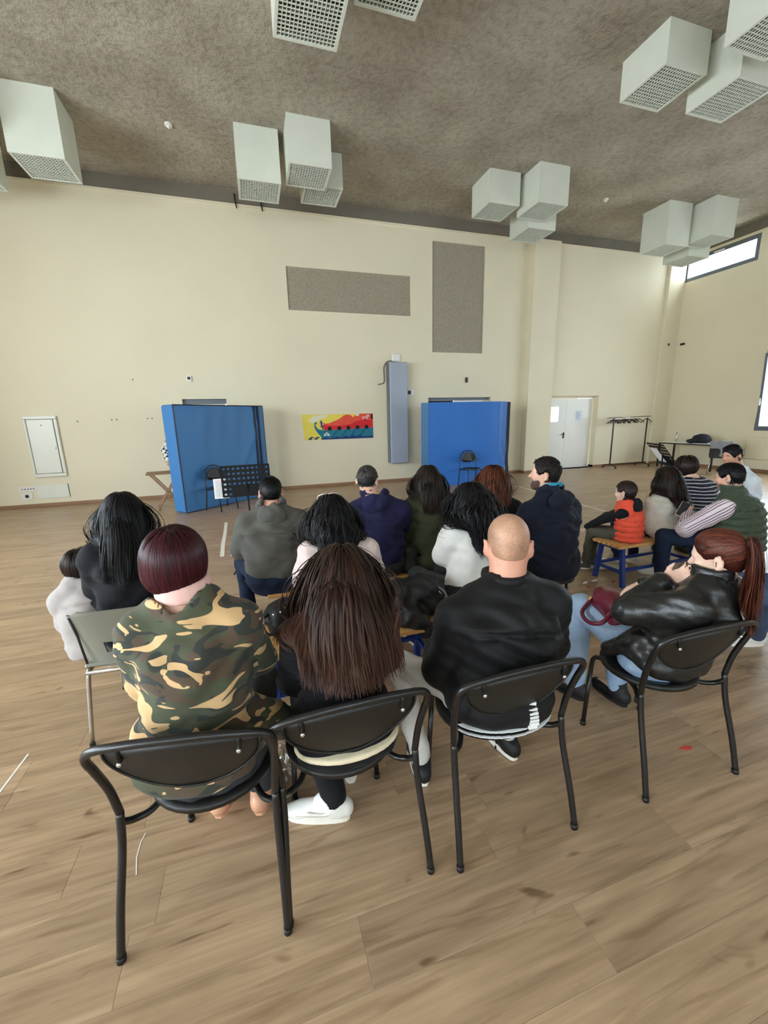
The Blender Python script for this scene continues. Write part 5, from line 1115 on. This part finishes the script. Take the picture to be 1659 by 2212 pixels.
# ---- 2 woman with long brown hair
p = Person('person', 'woman with very long straight brown hair and black sweater, seated on the second black chair', (.235, 1.33, .52), (.245, 1.345, .915), (.275, 1.435, 1.075), yaw=-1, hyaw=-10, hp=-14, sw=.15, hip=.18, waist=.145, chest=.155, dep=.105, arm=.041,
           el=((.055, 1.44, .68), (.44, 1.44, .68)), wr=((.12, 1.66, .58), (.36, 1.68, .58)), kn=((.12, 1.74, .50), (.36, 1.76, .50)), an=((.19, 1.42, .085), (.30, 1.62, .085)), foot=((-.93, .35), (.1, 1)), h=.0095)
p.body(); p.trousers('black_trousers', f=.014, rise=.05, h=.0095, extra=(ell(p.pel + V3(0, -.07, -.03), (.19, .09, .075)),)); p.top('black_knit', f=.012, hem=.06, folds=.004, h=.0095)
S = Sdf().u(loft([p.pel + V3(0, -.058, -.022), p.pel + V3(0, -.058, .004)], [.194, .195], [.116, .117], (1, 0, 0), .006)); sdf_obj('waistband', S, .009, 'cream', p.root)
p.shoes('shoe_white', 'sole_white', .29, thick=.038, h=.008)
A_, fd_ = p.A[-1], p.FD[-1]; sd_ = np.cross((0, 0, 1), fd_); sd_ = sd_ if sd_[1] < 0 else -sd_; c_ = V3(A_[0], A_[1], 0) + fd_ * .07
MB().tube(bez([c_ + sd_ * .040 - fd_ * .09 + V3(0, 0, .072), c_ + sd_ * .044 - fd_ * .03 + V3(0, 0, .055), c_ + sd_ * .046 + fd_ * .04 + V3(0, 0, .062)], 5), [.002] * 3 + [.005] * 5 + [.004] * 3, 6).build('side_mark', 'tape', p.root, True)
MB().tube(bez([c_ + sd_ * .036 - fd_ * .12 + V3(0, 0, .044), c_ + sd_ * .045 + V3(0, 0, .041), c_ + sd_ * .044 + fd_ * .09 + V3(0, 0, .041)], 5), .0022, 6).build('seam', 'tape', p.root, True)
S = Sdf().u(cone(A_ + V3(0, 0, .012), A_ + fd_ * .055 + V3(0, 0, -.018), .047, .040)); sdf_obj('sock', S, .009, 'paper', p.root)
o = p.cap('hair_brown', infl=.0035, low=-.07)
p.strands('hair_strands', 'hair_brown', 3400, 0.345, p.flow_long(.004), grow=.17, coll=p.cl + [p.drape(.85)], pull=(.5, .165), offs=(.005, .020), width=(.002, .0042), steps=22, grav=.16, stiff=.84, jit=.12, seed=5, zmin=-.04, front=.060, lenvar=.40, wave=.006, wfreq=16, tipc=.55, parent=o)
# ---- 3 man with shaved head
p = Person('person', 'broad man with shaved head in a black jacket and light grey jeans', (.875, 1.31, .53), (.935, 1.345, .895), (.978, 1.41, 1.125), yaw=-4, hyaw=-26, hp=-8, sw=.205, hip=.20, waist=.205, chest=.215, dep=.15, arm=.053, neck=.068, hz=1.09,
           el=((.675, 1.42, .60), (1.27, 1.44, .58)), wr=((.76, 1.64, .56), (1.10, 1.66, .56)), kn=((.575, 1.66, .495), (1.12, 1.72, .50)), an=((.615, 1.49, .09), (1.075, 1.48, .09)), foot=((.15, .99), (-.1, .99)), skin='skin_ruddy', h=.0095)
p.body(); q = p.pel
p.trousers('jeans_grey', f=.004, rise=.02, folds=.006, h=.0095, extra=(ell(q + V3(0, -.04, -.05), (.19, .09, .045)),)); p.top('black_jacket', f=.018, hem=-.05, sleeve=.96, folds=.006, ff=12, h=.0095, neckr=.004, extra=(ell(q + V3(0, -.05, .0), (.218, .140, .085)),))
for i, zz in enumerate((.0, .012, .024)):
    S = Sdf().u(loft([q + V3(0, -.045, -.078 + zz), q + V3(0, -.045, -.072 + zz)], [.226] * 2, [.148] * 2, (1, 0, 0), .004)); S.half(q + V3(0, -.09, 0), (0, 1, 0)); S.half(q + V3(.10, 0, 0), (1, 0, 0)) if i else 0; sdf_obj('hem_stripe', S, .006, 'paper' if i != 1 else 'black', p.root, 1)
jb = p.root
for i, hgt in enumerate((.015, .008, .008, .008, .008, .015, .015)):
    zz = .135 - sum((.015, .008, .008, .008, .008, .015, .015)[:i]) - i * .004; x = .060; d0 = p.topS
    yy = -.40
    for _ in range(40):
        dv = float(d0(np.array([[q[0] + x, q[1] + yy, q[2] + zz - .085]], F32))[0])
        if dv < .0015: break
        yy += max(dv * .6, .001)
    MB().box(q[0] + x - .018, q[0] + x + .018, q[1] + yy - .003, q[1] + yy + .006, q[2] + zz - .085 - hgt, q[2] + zz - .085).build('logo_bar', 'paper', jb)
p.collar('black_jacket', .010, .012); p.shoes('shoe_black', 'sole_white', .27, thick=.028, h=.0095)
o = p.cap('buzz_cut', infl=.0025, low=-.075, noise=0, h=.008)
p.strands('hair_tufts', 'hair_greying', 420, .016, p.flow_short(.6, .5), offs=(.003, .008), width=(.0014, .0022), steps=2, grav=.02, stiff=.9, jit=.4, seed=9, coll=[p.headS], parent=o, keep=lambda r: (r[:, 1] > .015) & (r[:, 2] > .07))
# ---- 4 woman with ponytail, leather jacket
p = Person('person', 'woman with auburn ponytail in a black leather jacket resting her chin on her hand', (1.78, 1.31, .52), (1.905, 1.195, .845), (1.945, 1.215, 1.012), yaw=8, hyaw=20, hp=-14, hr=-4, sw=.165, hip=.19, waist=.17, chest=.175, dep=.118, arm=.047,
           el=((1.60, 1.345, .745), (1.98, 1.38, .66)), wr=((1.80, 1.345, .862), (1.825, 1.455, .80)), kn=((1.735, 1.76, .56), (1.95, 1.74, .52)), an=((1.70, 1.72, .085), (1.90, 1.60, .085)), foot=((-.3, .95), (0, 1)),
           hand={-1: ((.72, -.35, .30), (.1, -.5, .75), .75), 1: ((-.9, .06, -.42), (.0, .25, -1), .4)}, skin='skin_pale', h=.0085)
p.body(); q = p.pel
p.trousers('jeans_light', f=.012, rise=.03, folds=.003, h=.009); p.top('leather_black', f=.016, hem=-.03, sleeve=.97, folds=.0045, ff=17, neckr=.022, h=.0085, extra=(ell(q + V3(.035, -.055, .0), (.215, .135, .09)), cone(q + V3(-.15, .02, .07), q + V3(-.17, .13, -.01), .055, .035)))
p.collar('leather_black', .030, .013); p.shoes('shoe_black', 'shoe_black', .25, high=True)
o = p.cap('hair_ponytail', infl=.0035, low=-.06)
pt_ = V3(0, -.112, .052)
def fl(rt, rng): d = pt_ - rt; return d / (np.linalg.norm(d, axis=1, keepdims=True) + 1e-9)
hc = Sdf().u(p.he((0, -.008, .03), (.083, .103, .093)))
p.strands('hair_strands', 'hair_ponytail', 1800, .20, fl, target=pt_, offs=(.001, .006), width=(.0018, .0034), steps=9, grav=.0, stiff=.99, jit=.10, seed=12, coll=[hc], zmin=-.05, front=.055, lenvar=.55, parent=o, keep=lambda r: True | (r[:, 0] > 9))
def rf(rng): n = 1100; a = rng.normal(size=(n, 3)) * V3(.016, .008, .016); return pt_ + V3(0, -.012, 0) + a
def fl2(rt, rng): return np.stack([.12 * rng.normal(size=len(rt)), np.full(len(rt), -.35), np.full(len(rt), -.35)], 1)
p.strands('ponytail', 'hair_ponytail', 1100, .40, fl2, offs=(.004, .022), width=(.002, .0042), steps=16, grav=.30, stiff=.66, jit=.10, seed=13, rootf=rf, lenvar=.35, tipc=.4, parent=o)
MB().tube([p.hf(pt_ + V3(.022 * math.cos(a), -.004, .022 * math.sin(a))) for a in np.linspace(0, 2 * PI, 14)[:-1]], .007, 6, closed=True).build('hair_tie', 'hair_tie', o, True)
rw = p.W[1]; dv = unit(p.E[1] - rw); MB().tube([rw + dv * .02 + np.cross(dv, (0, 0, 1)) * .034 * math.cos(a) + np.cross(dv, np.cross(dv, (0, 0, 1))) * .034 * math.sin(a) for a in np.linspace(0, 2 * PI, 16)[:-1]], .007, 6, closed=True).build('bracelet', 'black', p.root, True)
# ---- woman with black hair on grey chair, and child
p = Person('person', 'woman with long straight black hair and black sweater on the grey chair', (-.735, 2.50, .51), (-.735, 2.52, .975), (-.738, 2.60, 1.165), yaw=4, hyaw=8, hp=-6, sw=.155, hip=.17, waist=.15, chest=.16, arm=.043, h=.012)
p.body(); p.top('black_knit', f=.016, hem=-.02, folds=.005); p.trousers('black_trousers'); p.shoes('shoe_black', 'shoe_black')
o = p.cap('hair_black', infl=.0035, low=-.07); p.strands('hair_strands', 'hair_black', 2210, 0.350, p.flow_long(0), grow=.17, coll=p.cl + [p.drape(.6)], pull=(.6, .085), offs=(.003, .018), width=(.002, .004), steps=16, grav=.26, stiff=.74, jit=.08, seed=21, zmin=-.04, front=.060, lenvar=.2, tipc=.15, parent=o)
p = Person('person', 'small child with brown hair in a pale grey jumper at the far left', (-.985, 2.60, .475), (-1.0, 2.61, .715), (-1.0, 2.655, .865), yaw=4, hyaw=-50, hp=-12, sw=.105, z=.60, hz=.86, hip=.125, waist=.125, chest=.12, dep=.09, arm=.034, neck=.042, kn=((-1.03, 2.86, .44), (-.95, 2.86, .44)), an=((-1.03, 2.86, .20), (-.95, 2.86, .20)), skin='skin_pale', h=.012)
p.body(); p.top('grey_knit', f=.022, hem=-.10, folds=.005, name='jumper'); p.trousers('charcoal', f=.008); p.shoes('shoe_white', 'sole_white', .22)
o = p.cap('hair_darkbrown', infl=.0035, low=-.07); bc = Sdf().u(p.he((0, -.010, .015), (.090, .104, .105))); p.strands('hair_strands', 'hair_darkbrown', 700, .17, p.flow_crown(), offs=(.002, .010), width=(.002, .004), steps=10, grav=.2, stiff=.8, jit=.12, seed=22, coll=[bc], stick=.7, parent=o)
# ---- far bench row
p = Person('person', 'stocky man in a grey hoodie and dark jeans, left end of far bench', (.065, 3.04, .51), (.085, 3.07, .945), (.092, 3.14, 1.13), yaw=-4, hyaw=-2, hp=-14, sw=.185, hip=.195, waist=.205, chest=.20, dep=.14, arm=.052, neck=.06,
           el=((-.17, 3.14, .70), (.32, 3.16, .70)), wr=((-.06, 3.34, .60), (.22, 3.36, .60)), kn=((-.17, 3.46, .50), (.24, 3.46, .50)), an=((-.155, 3.36, .085), (.22, 3.42, .085)), skin='skin_ruddy')
p.body(); p.trousers('jeans_dark', f=.014, rise=.045, extra=(ell(p.pel + V3(0, -.05, -.02), (.20, .11, .075)),)); p.top('grey_hoodie', f=.016, hem=.055, folds=.005, ff=12, name='hoodie'); p.hood('grey_hoodie', 1.0); p.shoes('shoe_tan', 'sole_white', .28, high=True); short_hair(p, 'hair_black', 900, .016, 31, flow='crown')
p = Person('person', 'woman with wavy black hair and pale pink jacket, sunglasses on her head', (.41, 2.30, .51), (.432, 2.345, .895), (.413, 2.42, 1.085), yaw=-8, hyaw=4, hp=-6, sw=.165, hip=.17, waist=.155, chest=.165, arm=.048, el=((.22, 2.44, .66), (.68, 2.40, .60)), wr=((.33, 2.62, .56), (.55, 2.60, .55)), skin='skin_pale')
p.body(); p.top('pink_jacket', f=.020, hem=-.03, folds=.009, ff=13); p.trousers('black_trousers'); p.shoes('shoe_black', 'shoe_black')
o = p.cap('hair_black', infl=.0035, low=-.07); p.strands('hair_strands', 'hair_black', 2210, 0.310, p.flow_long(0), grow=.17, coll=p.cl + [p.drape(.72)], pull=(.5, .095), offs=(.004, .024), width=(.002, .0042), steps=18, grav=.2, stiff=.8, jit=.2, seed=33, zmin=-.04, front=.060, lenvar=.35, wave=.014, wfreq=38, tipc=.15, parent=o)
p.glasses('glasses_white', 'white-rimmed sunglasses pushed up on the black-haired woman in pink', .112, .035, R(62))
p = Person('person', 'man with greying short hair in a navy hoodie, elbow out, on the far bench', (.905, 3.04, .51), (.905, 3.075, .955), (.845, 3.15, 1.165), yaw=-14, hyaw=-26, hp=-22, sw=.185, hip=.185, waist=.185, chest=.195, dep=.13, arm=.05, neck=.058,
           el=((.68, 3.16, .72), (1.225, 3.16, .69)), wr=((.82, 3.36, .62), (1.12, 3.36, .64)), skin='skin_fair')
p.body(); p.trousers('charcoal', f=.014, rise=.05, extra=(ell(p.pel + V3(0, -.05, -.02), (.19, .11, .075)),)); p.top('navy_hoodie', f=.016, hem=.01, folds=.005, ff=12, name='hoodie'); p.hood('navy_hoodie', 1.05); p.shoes('shoe_black', 'sole_white'); short_hair(p, 'hair_greying', 1100, .026, 41, flow='crown', jit=.3)
p = Person('person', 'woman with straight dark hair in an olive green coat on the far bench', (1.345, 3.02, .51), (1.36, 3.05, .965), (1.355, 3.105, 1.145), yaw=-10, hyaw=-20, hp=-8, sw=.16, hip=.175, waist=.155, chest=.165, arm=.046)
p.body(); p.top('olive_coat', f=.018, hem=-.05, folds=.005, ff=12, name='coat', extra=(ell(p.pel + V3(0, -.04, -.02), (.19, .12, .07)),)); p.trousers('black_trousers'); p.shoes('shoe_black', 'shoe_black')
o = p.cap('hair_darkbrown', infl=.0035, low=-.07); p.strands('hair_strands', 'hair_darkbrown', 1700, 0.250, p.flow_long(0), grow=.17, coll=p.cl + [p.drape(.72)], pull=(.5, .095), offs=(.004, .020), width=(.002, .0042), steps=14, grav=.26, stiff=.74, jit=.1, seed=42, zmin=-.04, front=.060, lenvar=.3, tipc=.2, parent=o)
p = Person('person', 'woman with wavy auburn hair in black, dark sunglasses on her head', (2.22, 3.10, .51), (1.985, 3.075, .875), (1.985, 3.13, 1.10), yaw=-14, hyaw=-28, hp=-6, sw=.16, hip=.17, waist=.155, chest=.165, arm=.046)
p.body(); p.top('black_top', f=.014); p.trousers('black_trousers'); p.shoes('shoe_black', 'shoe_black')
o = p.cap('hair_auburn', infl=.0035, low=-.07); p.strands('hair_strands', 'hair_auburn', 1700, 0.210, p.flow_long(0), grow=.17, coll=p.cl + [p.drape(.72)], pull=(.5, .095), offs=(.006, .030), width=(.002, .0042), steps=14, grav=.24, stiff=.76, jit=.16, seed=43, zmin=-.04, front=.060, lenvar=.3, wave=.012, wfreq=36, tipc=.35, parent=o)
p.glasses('glasses_dark', 'dark sunglasses pushed up on the auburn-haired woman', .112, .030, R(66))
# ---- woman in white coat
p = Person('person', 'woman with wavy black hair in a white coat on the near bench', (1.285, 2.28, .51), (1.335, 2.34, .925), (1.365, 2.41, 1.095), yaw=4, hyaw=-20, hp=-8, sw=.15, hip=.165, waist=.14, chest=.15, arm=.045, el=((1.13, 2.36, .745), (1.52, 2.40, .68)), wr=((1.225, 2.52, .66), (1.40, 2.58, .60)), kn=((1.06, 2.62, .52), (1.30, 2.70, .50)), an=((1.02, 2.60, .085), (1.27, 2.66, .085)), skin='skin_tan')
p.body(); p.top('white_coat', f=.020, hem=-.06, sleeve=.86, folds=.004, ff=12, name='coat', extra=(ell(p.pel + V3(0, -.05, -.04), (.19, .13, .09)),)); p.trousers('charcoal'); p.shoes('shoe_black', 'sole_white')
o = p.cap('hair_black', infl=.0035, low=-.07); p.strands('hair_strands', 'hair_black', 2040, .36, p.flow_long(0), grow=.17, coll=p.cl + [p.drape(.72)], pull=(.5, .095), offs=(.004, .026), width=(.002, .0042), steps=18, grav=.2, stiff=.8, jit=.2, seed=51, zmin=-.04, front=.060, lenvar=.45, wave=.018, wfreq=40, tipc=.12, parent=o)
# ---- bearded man, navy hoodie
p = Person('person', 'bearded man in a dark navy hoodie with blue lining, head turned left', (2.165, 2.53, .50), (2.145, 2.565, .955), (2.125, 2.62, 1.205), yaw=6, hyaw=42, hp=2, sw=.20, hip=.20, waist=.19, chest=.205, dep=.14, arm=.053, neck=.06, el=((1.90, 2.66, .70), (2.42, 2.64, .70)), wr=((2.0, 2.86, .60), (2.28, 2.86, .60)), skin='skin_fair', hz=1.04, h=.011)
p.body(); p.trousers('black_trousers', f=.014); p.top('dark_navy', f=.018, hem=-.06, folds=.005, ff=12, name='hoodie', extra=(ell(p.pel + V3(0, -.05, -.02), (.21, .12, .09)),)); p.hood('dark_navy', 1.12, lining='teal_lining'); p.shoes('shoe_black', 'sole_white')
short_hair(p, 'hair_short', 1300, .026, 61, fwd=.6, up=.35, jit=.25)
def beard(p, mat, thin=.004):
    S = Sdf(); S.u(p.he((0, .030, -.047), (.057 + thin, .060 + thin, .074 + thin))); S.u(p.he((0, .066, -.098), (.028 + thin, .025 + thin, .026 + thin)), .03); S.half(p.hf((0, 0, -.050)), p.HR @ V3(0, -.25, 1)); S.half(p.hf((0, -.012, 0)), p.HR @ V3(0, -1, 0)); S.s(p.he((0, .100, -.064), (.026, .02, .010)), .006); S.n(lambda P: .0012 * wob(P, 200, 1.)); sdf_obj('beard', S, .007, mat, p.root)
beard(p, 'beard')
# ---- right-hand group
p = Person('person', 'small boy in an orange padded vest with black sleeves on the right bench', (3.44, 2.985, .475), (3.43, 3.02, .725), (3.385, 3.01, .90), yaw=28, hyaw=14, hp=-4, sw=.115, z=.66, hz=.90, hip=.135, waist=.13, chest=.13, dep=.10, arm=.034, neck=.043,
           el=((3.30, 3.17, .60), (3.42, 3.24, .60)), wr=((3.215, 3.27, .51), (3.33, 3.32, .50)), kn=((3.24, 3.24, .46), (3.36, 3.30, .46)), an=((3.29, 3.34, .10), (3.42, 3.38, .10)), foot=((-.8, .6), (-.7, .7)), hand={-1: ((-.5, .4, -.75), (.3, -.2, -.6), .35)}, skin='skin_pale', h=.010)
p.body(); p.sleeves('black_knit', f=.010); p.trousers('khaki', f=.010); q = p.pel
p.top('orange_vest', f=.026, hem=-.035, sleeve=0, folds=.0, name='vest', k=.02, extra=(), h=.009, quilt=.052); p.hood('black_knit', .78); p.shoes('shoe_grey', 'sole_white', .24, which=(-1, 1))
short_hair(p, 'hair_boy', 1100, .034, 71, flow='crown', jit=.12)
p = Person('person', 'girl with long dark hair in a beige coat on the right bench beside the boy', (3.85, 2.97, .50), (3.905, 3.01, .78), (3.905, 3.03, 1.00), yaw=4, hyaw=2, hp=-10, sw=.145, hip=.16, waist=.14, chest=.15, arm=.043, z=.92, hz=.97, skin='skin_pale')
p.body(); p.top('beige_coat', f=.020, hem=-.05, folds=.006, ff=12, name='coat', extra=(ell(p.pel + V3(-.01, -.06, .0), (.20, .155, .11)),)); p.trousers('jeans_dark'); p.shoes('shoe_white', 'sole_white', .25)
o = p.cap('hair_darkbrown', infl=.0035, low=-.07); p.strands('hair_strands', 'hair_darkbrown', 1870, 0.390, p.flow_long(0), grow=.17, coll=p.cl + [p.drape(.72)], pull=(.5, .095), offs=(.005, .024), width=(.002, .0042), steps=18, grav=.26, stiff=.74, jit=.1, seed=72, zmin=-.04, front=.060, lenvar=.3, tipc=.2, wave=.006, wfreq=18, parent=o)
p = Person('person', 'woman with dark bob in a navy striped top beyond the long-haired girl', (4.55, 3.03, .50), (4.585, 3.22, .85), (4.56, 3.32, 1.045), yaw=-18, hyaw=-20, hp=-22, sw=.165, hip=.175, waist=.165, chest=.17, arm=.048, skin='skin_pale')
p.body(); p.top('stripe_navy', f=.012, folds=.003, name='striped_top', neckr=.03); p.trousers('black_trousers'); p.shoes('shoe_black', 'shoe_black')
bc = Sdf().u(p.he((0, -.012, .012), (.096, .108, .112))); o = p.cap('hair_darkbrown', infl=.0035, low=-.075); p.strands('hair_strands', 'hair_darkbrown', 900, .235, p.flow_crown(), offs=(.002, .014), width=(.002, .0042), steps=12, grav=.22, stiff=.78, jit=.1, seed=73, coll=[bc], stick=.7, lenvar=.2, tipc=.1, parent=o)
p = Person('person', 'man in a quilted green vest and striped shirt holding a phone', (4.06, 2.40, .50), (4.02, 2.465, .855), (3.995, 2.51, 1.075), yaw=18, hyaw=12, hp=-10, sw=.215, hip=.21, waist=.225, chest=.225, dep=.15, arm=.052, neck=.06,
           el=((3.64, 2.58, .615), (4.10, 2.80, .60)), wr=((3.865, 2.73, .695), (3.95, 2.85, .66)), kn=((3.63, 2.76, .50), (3.88, 2.98, .50)), an=((3.66, 2.76, .085), (3.9, 2.98, .085)), foot=((-.8, .6), (-.8, .6)), hand={-1: ((-.1, .3, .75), (.6, .5, .1), .8)}, skin='skin_fair', h=.011)
p.body(); p.sleeves('stripe_shirt', f=.016, to=.97, folds=.006); p.trousers('jeans_dark', f=.014); q = p.pel
p.top('green_vest', f=.030, hem=-.05, sleeve=0, folds=0, name='vest', k=.03, quilt=.062); p.collar('green_vest', .036, .013); p.shoes('shoe_white', 'sole_white'); beard(p, 'stubble', .0015); short_hair(p, 'hair_black', 1300, .034, 81, .008, flow='crown', jit=.4)
ph = thing('phone', 'dark smartphone held up in the hand of the man in the striped sleeves', 'phone', tuple(p.o), p.rz); hw = p.W[-1] + p.D((-.18, .10, .20)) * .24
Mp = Matrix.Translation(Vector(hw)) @ Matrix.Rotation(R(-68), 4, 'Z') @ Matrix.Rotation(R(-30), 4, 'X') @ Matrix.Rotation(R(20), 4, 'Y'); MB().box(-.037, .037, -.004, .004, -.075, .075, Mp, .003).build('case', 'paper', ph); MB().box(-.034, .034, -.006, -.0035, -.072, .072, Mp).build('back', 'black', ph)
p = Person('person', 'man with dark hair in a white shirt at the far right, looking down', (5.60, 3.33, .50), (5.54, 3.36, .875), (5.39, 3.40, 1.125), yaw=60, hyaw=78, hp=-14, sw=.18, hip=.18, waist=.185, chest=.19, dep=.13, arm=.05, neck=.058, skin='skin_tan')
p.body(); p.top('white_shirt', f=.014, folds=.004, name='shirt'); p.trousers('jeans_dark'); p.shoes('shoe_black', 'sole_white'); short_hair(p, 'hair_black', 1100, .034, 91, .010, fwd=.5, up=.5, jit=.3)
for sd in (-1, 1): MB().tube([p.hf((sd * .018, .092, .020)), p.hf((sd * .034, .091, .025)), p.hf((sd * .050, .080, .018))], [.003, .0045, .003], 6).build('eyebrow', 'black', p.root)
# ---- person cut by the right edge, and the person behind the left mat
p = Person('person', 'person in blue jeans and white sneakers cut off by the right edge', (3.42, 1.42, .50), (3.50, 1.38, .92), (3.48, 1.42, 1.14), yaw=72, sw=.17, kn=((2.98, 1.58, .50), (3.06, 1.78, .50)), an=((3.30, 1.74, .085), (3.18, 1.92, .085)), foot=((-.85, .35), (-.9, .3)), h=.014)
p.body(); p.top('grey_knit', name='jumper'); p.trousers('jeans_blue', f=.018); p.shoes('shoe_white', 'sole_white', .28, thick=.03, h=.010); short_hair(p, 'hair_short', 300, .02, 95)
p = Person('person', 'person in a black and white checked shirt mostly hidden behind the left mat', (-1.50, 9.30, .92), (-1.50, 9.30, 1.38), (-1.48, 9.34, 1.60), yaw=-60, sw=.17, el=((-1.72, 9.30, 1.14), (-1.30, 9.4, 1.12)), wr=((-1.66, 9.12, .95), (-1.2, 9.3, .95)), kn=((-1.56, 9.34, .49), (-1.40, 9.26, .49)), an=((-1.56, 9.36, .085), (-1.40, 9.28, .085)), h=.016)
p.body(); p.top('plaid', f=.02, hem=-.08, name='shirt', folds=.004); p.trousers('black_trousers', f=.014); p.shoes('shoe_black', 'shoe_black'); short_hair(p, 'hair_short', 200, .02, 96)
# ------------------------------------------------------------------ stools under people, bags and small things
def stool(x, y, label, hgt=.42, rz=0):
    t = thing('black_stool', label, 'stool', (x, y, 0), rz, 'stools hidden under seated people'); MB().prism([(.17 * math.cos(a), .17 * math.sin(a)) for a in np.linspace(0, 2 * PI, 25)[:-1]], hgt - .03, hgt).build('seat', 'black_seat', t)
    for a in (45, 135, 225, 315): MB().tube([(.11 * math.cos(R(a)), .11 * math.sin(R(a)), hgt - .03), (.15 * math.cos(R(a)), .15 * math.sin(R(a)), 0)], .011, 8).build('leg', 'black_metal', t, True)
stool(2.17, 2.53, 'black stool under the bearded man in the navy hoodie'); stool(4.10, 2.40, 'black stool under the man in the green quilted vest'); stool(5.60, 3.33, 'black stool under the man in the white shirt'); stool(3.42, 1.42, 'black stool under the person cut off by the right edge')
def lump(name, label, cat, prims, mat, h=.012, folds=.008, ff=18, loc=(0, 0, 0), rz=0):
    t = thing(name, label, cat, loc, rz); S = Sdf()
    for q in prims: S.u(q, .04)
    if folds: S.n(lambda P: folds * wob(P, ff, 1.7))
    sdf_obj('body', S, h, mat, t); return t
t = lump('handbag', 'black studded leather handbag at the left end of the near bench', 'bag', [rbox((0, 0, .10), (.13, .075, .10), .04), cone((-.14, .02, .12), (-.02, .02, .19), .02, .02)], 'bag_black', .010, .006, loc=(.115, 2.30, .42), rz=R(20))
MB().tube(bez([(-.12, 0, .16), (-.18, -.03, .14), (-.16, -.06, .06), (-.06, -.07, .10), (.05, -.05, .18)], 5), .010, 6).build('strap', 'bag_black', t, True)
for i in range(7): MB().ball((-.12 + i * .035, -.055 - .015 * (i % 2), .17 + .01 * (i % 3)), .006, 6, 4).build('stud', 'screw', t)
t = lump('backpack', 'black backpack and coat heaped on the near bench between two women', 'bag', [rbox((0, 0, .11), (.16, .12, .11), .06), ell((.10, -.02, .16), (.12, .11, .10)), ell((-.16, 0, .08), (.12, .12, .08)), cone((-.06, -.15, .06), (.08, -.16, -.06), .07, .045)], 'bag_black', .012, .014, 24, loc=(.87, 2.26, .42))
MB().tube(bez([(.12, -.11, .22), (.17, -.13, .18), (.19, -.13, .10), (.15, -.14, .04)], 5), .007, 6).build('strap', 'grey_frame', t, True); MB().tube(bez([(.08, -.10, .23), (.12, -.12, .20), (.15, -.13, .17)], 4), .004, 6).build('zip', 'screw', t, True)
lump('shoulder_bag', 'dark olive bag on the far bench between the navy hoodie and the green coat', 'bag', [rbox((0, 0, .11), (.055, .09, .11), .04), ell((0, -.02, .05), (.07, .10, .05))], 'bag_olive', .010, .007, loc=(1.125, 2.99, .42))
t = lump('handbag', 'burgundy leather handbag on the lap of the ponytailed woman', 'bag', [rbox((0, 0, 0), (.12, .06, .075), .04), ell((0, 0, .03), (.12, .065, .06))], 'bag_burgundy', .008, .003, loc=(1.735, 1.55, .645), rz=R(72))
MB().tube(bez([(-.10, .05, .02), (-.13, .12, -.02), (-.06, .15, -.05), (.05, .13, -.05), (.10, .06, .0)], 5), .011, 8).build('handle', 'bag_burgundy', t, True)
for x in (-.1, .1): MB().tube([(x, .062, .015), (x, .075, .0)], .009, 8).build('buckle', 'gold', t)
lump('plastic_bag', 'crumpled clear plastic bag on the floor between the first two chairs', 'bag', [ell((0, 0, .07), (.06, .05, .07)), ell((.02, .02, .14), (.035, .03, .06))], 'clear_plastic', .012, .012, 40, loc=(.0, 1.66, 0))
lump('cloth_bag', 'beige cloth bag lying on the floor under the right bench', 'bag', [ell((0, 0, .035), (.14, .09, .04)), ell((-.12, .05, .03), (.10, .06, .035)), ell((.05, .1, .09), (.05, .04, .08))], 'bag_beige', .011, .009, 22, loc=(3.60, 3.24, 0))
lump('dark_coat', 'dark coat heaped on the front edge of the white table', 'coat', [ell((0, 0, .11), (.17, .24, .15)), ell((-.1, .15, .05), (.14, .20, .07))], 'coat_dark', .016, .010, 14, loc=(12.02, 8.42, .755))
lump('grey_jacket', 'grey jacket hanging over the back of the dark shell chair', 'coat', [rbox((0, -.27, .78), (.24, .035, .10), .03), rbox((.12, -.30, .62), (.14, .03, .14), .03)], 'grey_cloth', .014, .010, 16, loc=(11.62, 7.62, 0), rz=R(-55))
tag(box('paper_sheet', -.265, -.13, 3.44, 3.47, .575, .578, 'paper', None, 0), 'white sheet of paper on the left knee of the grey hoodie man', 'paper')
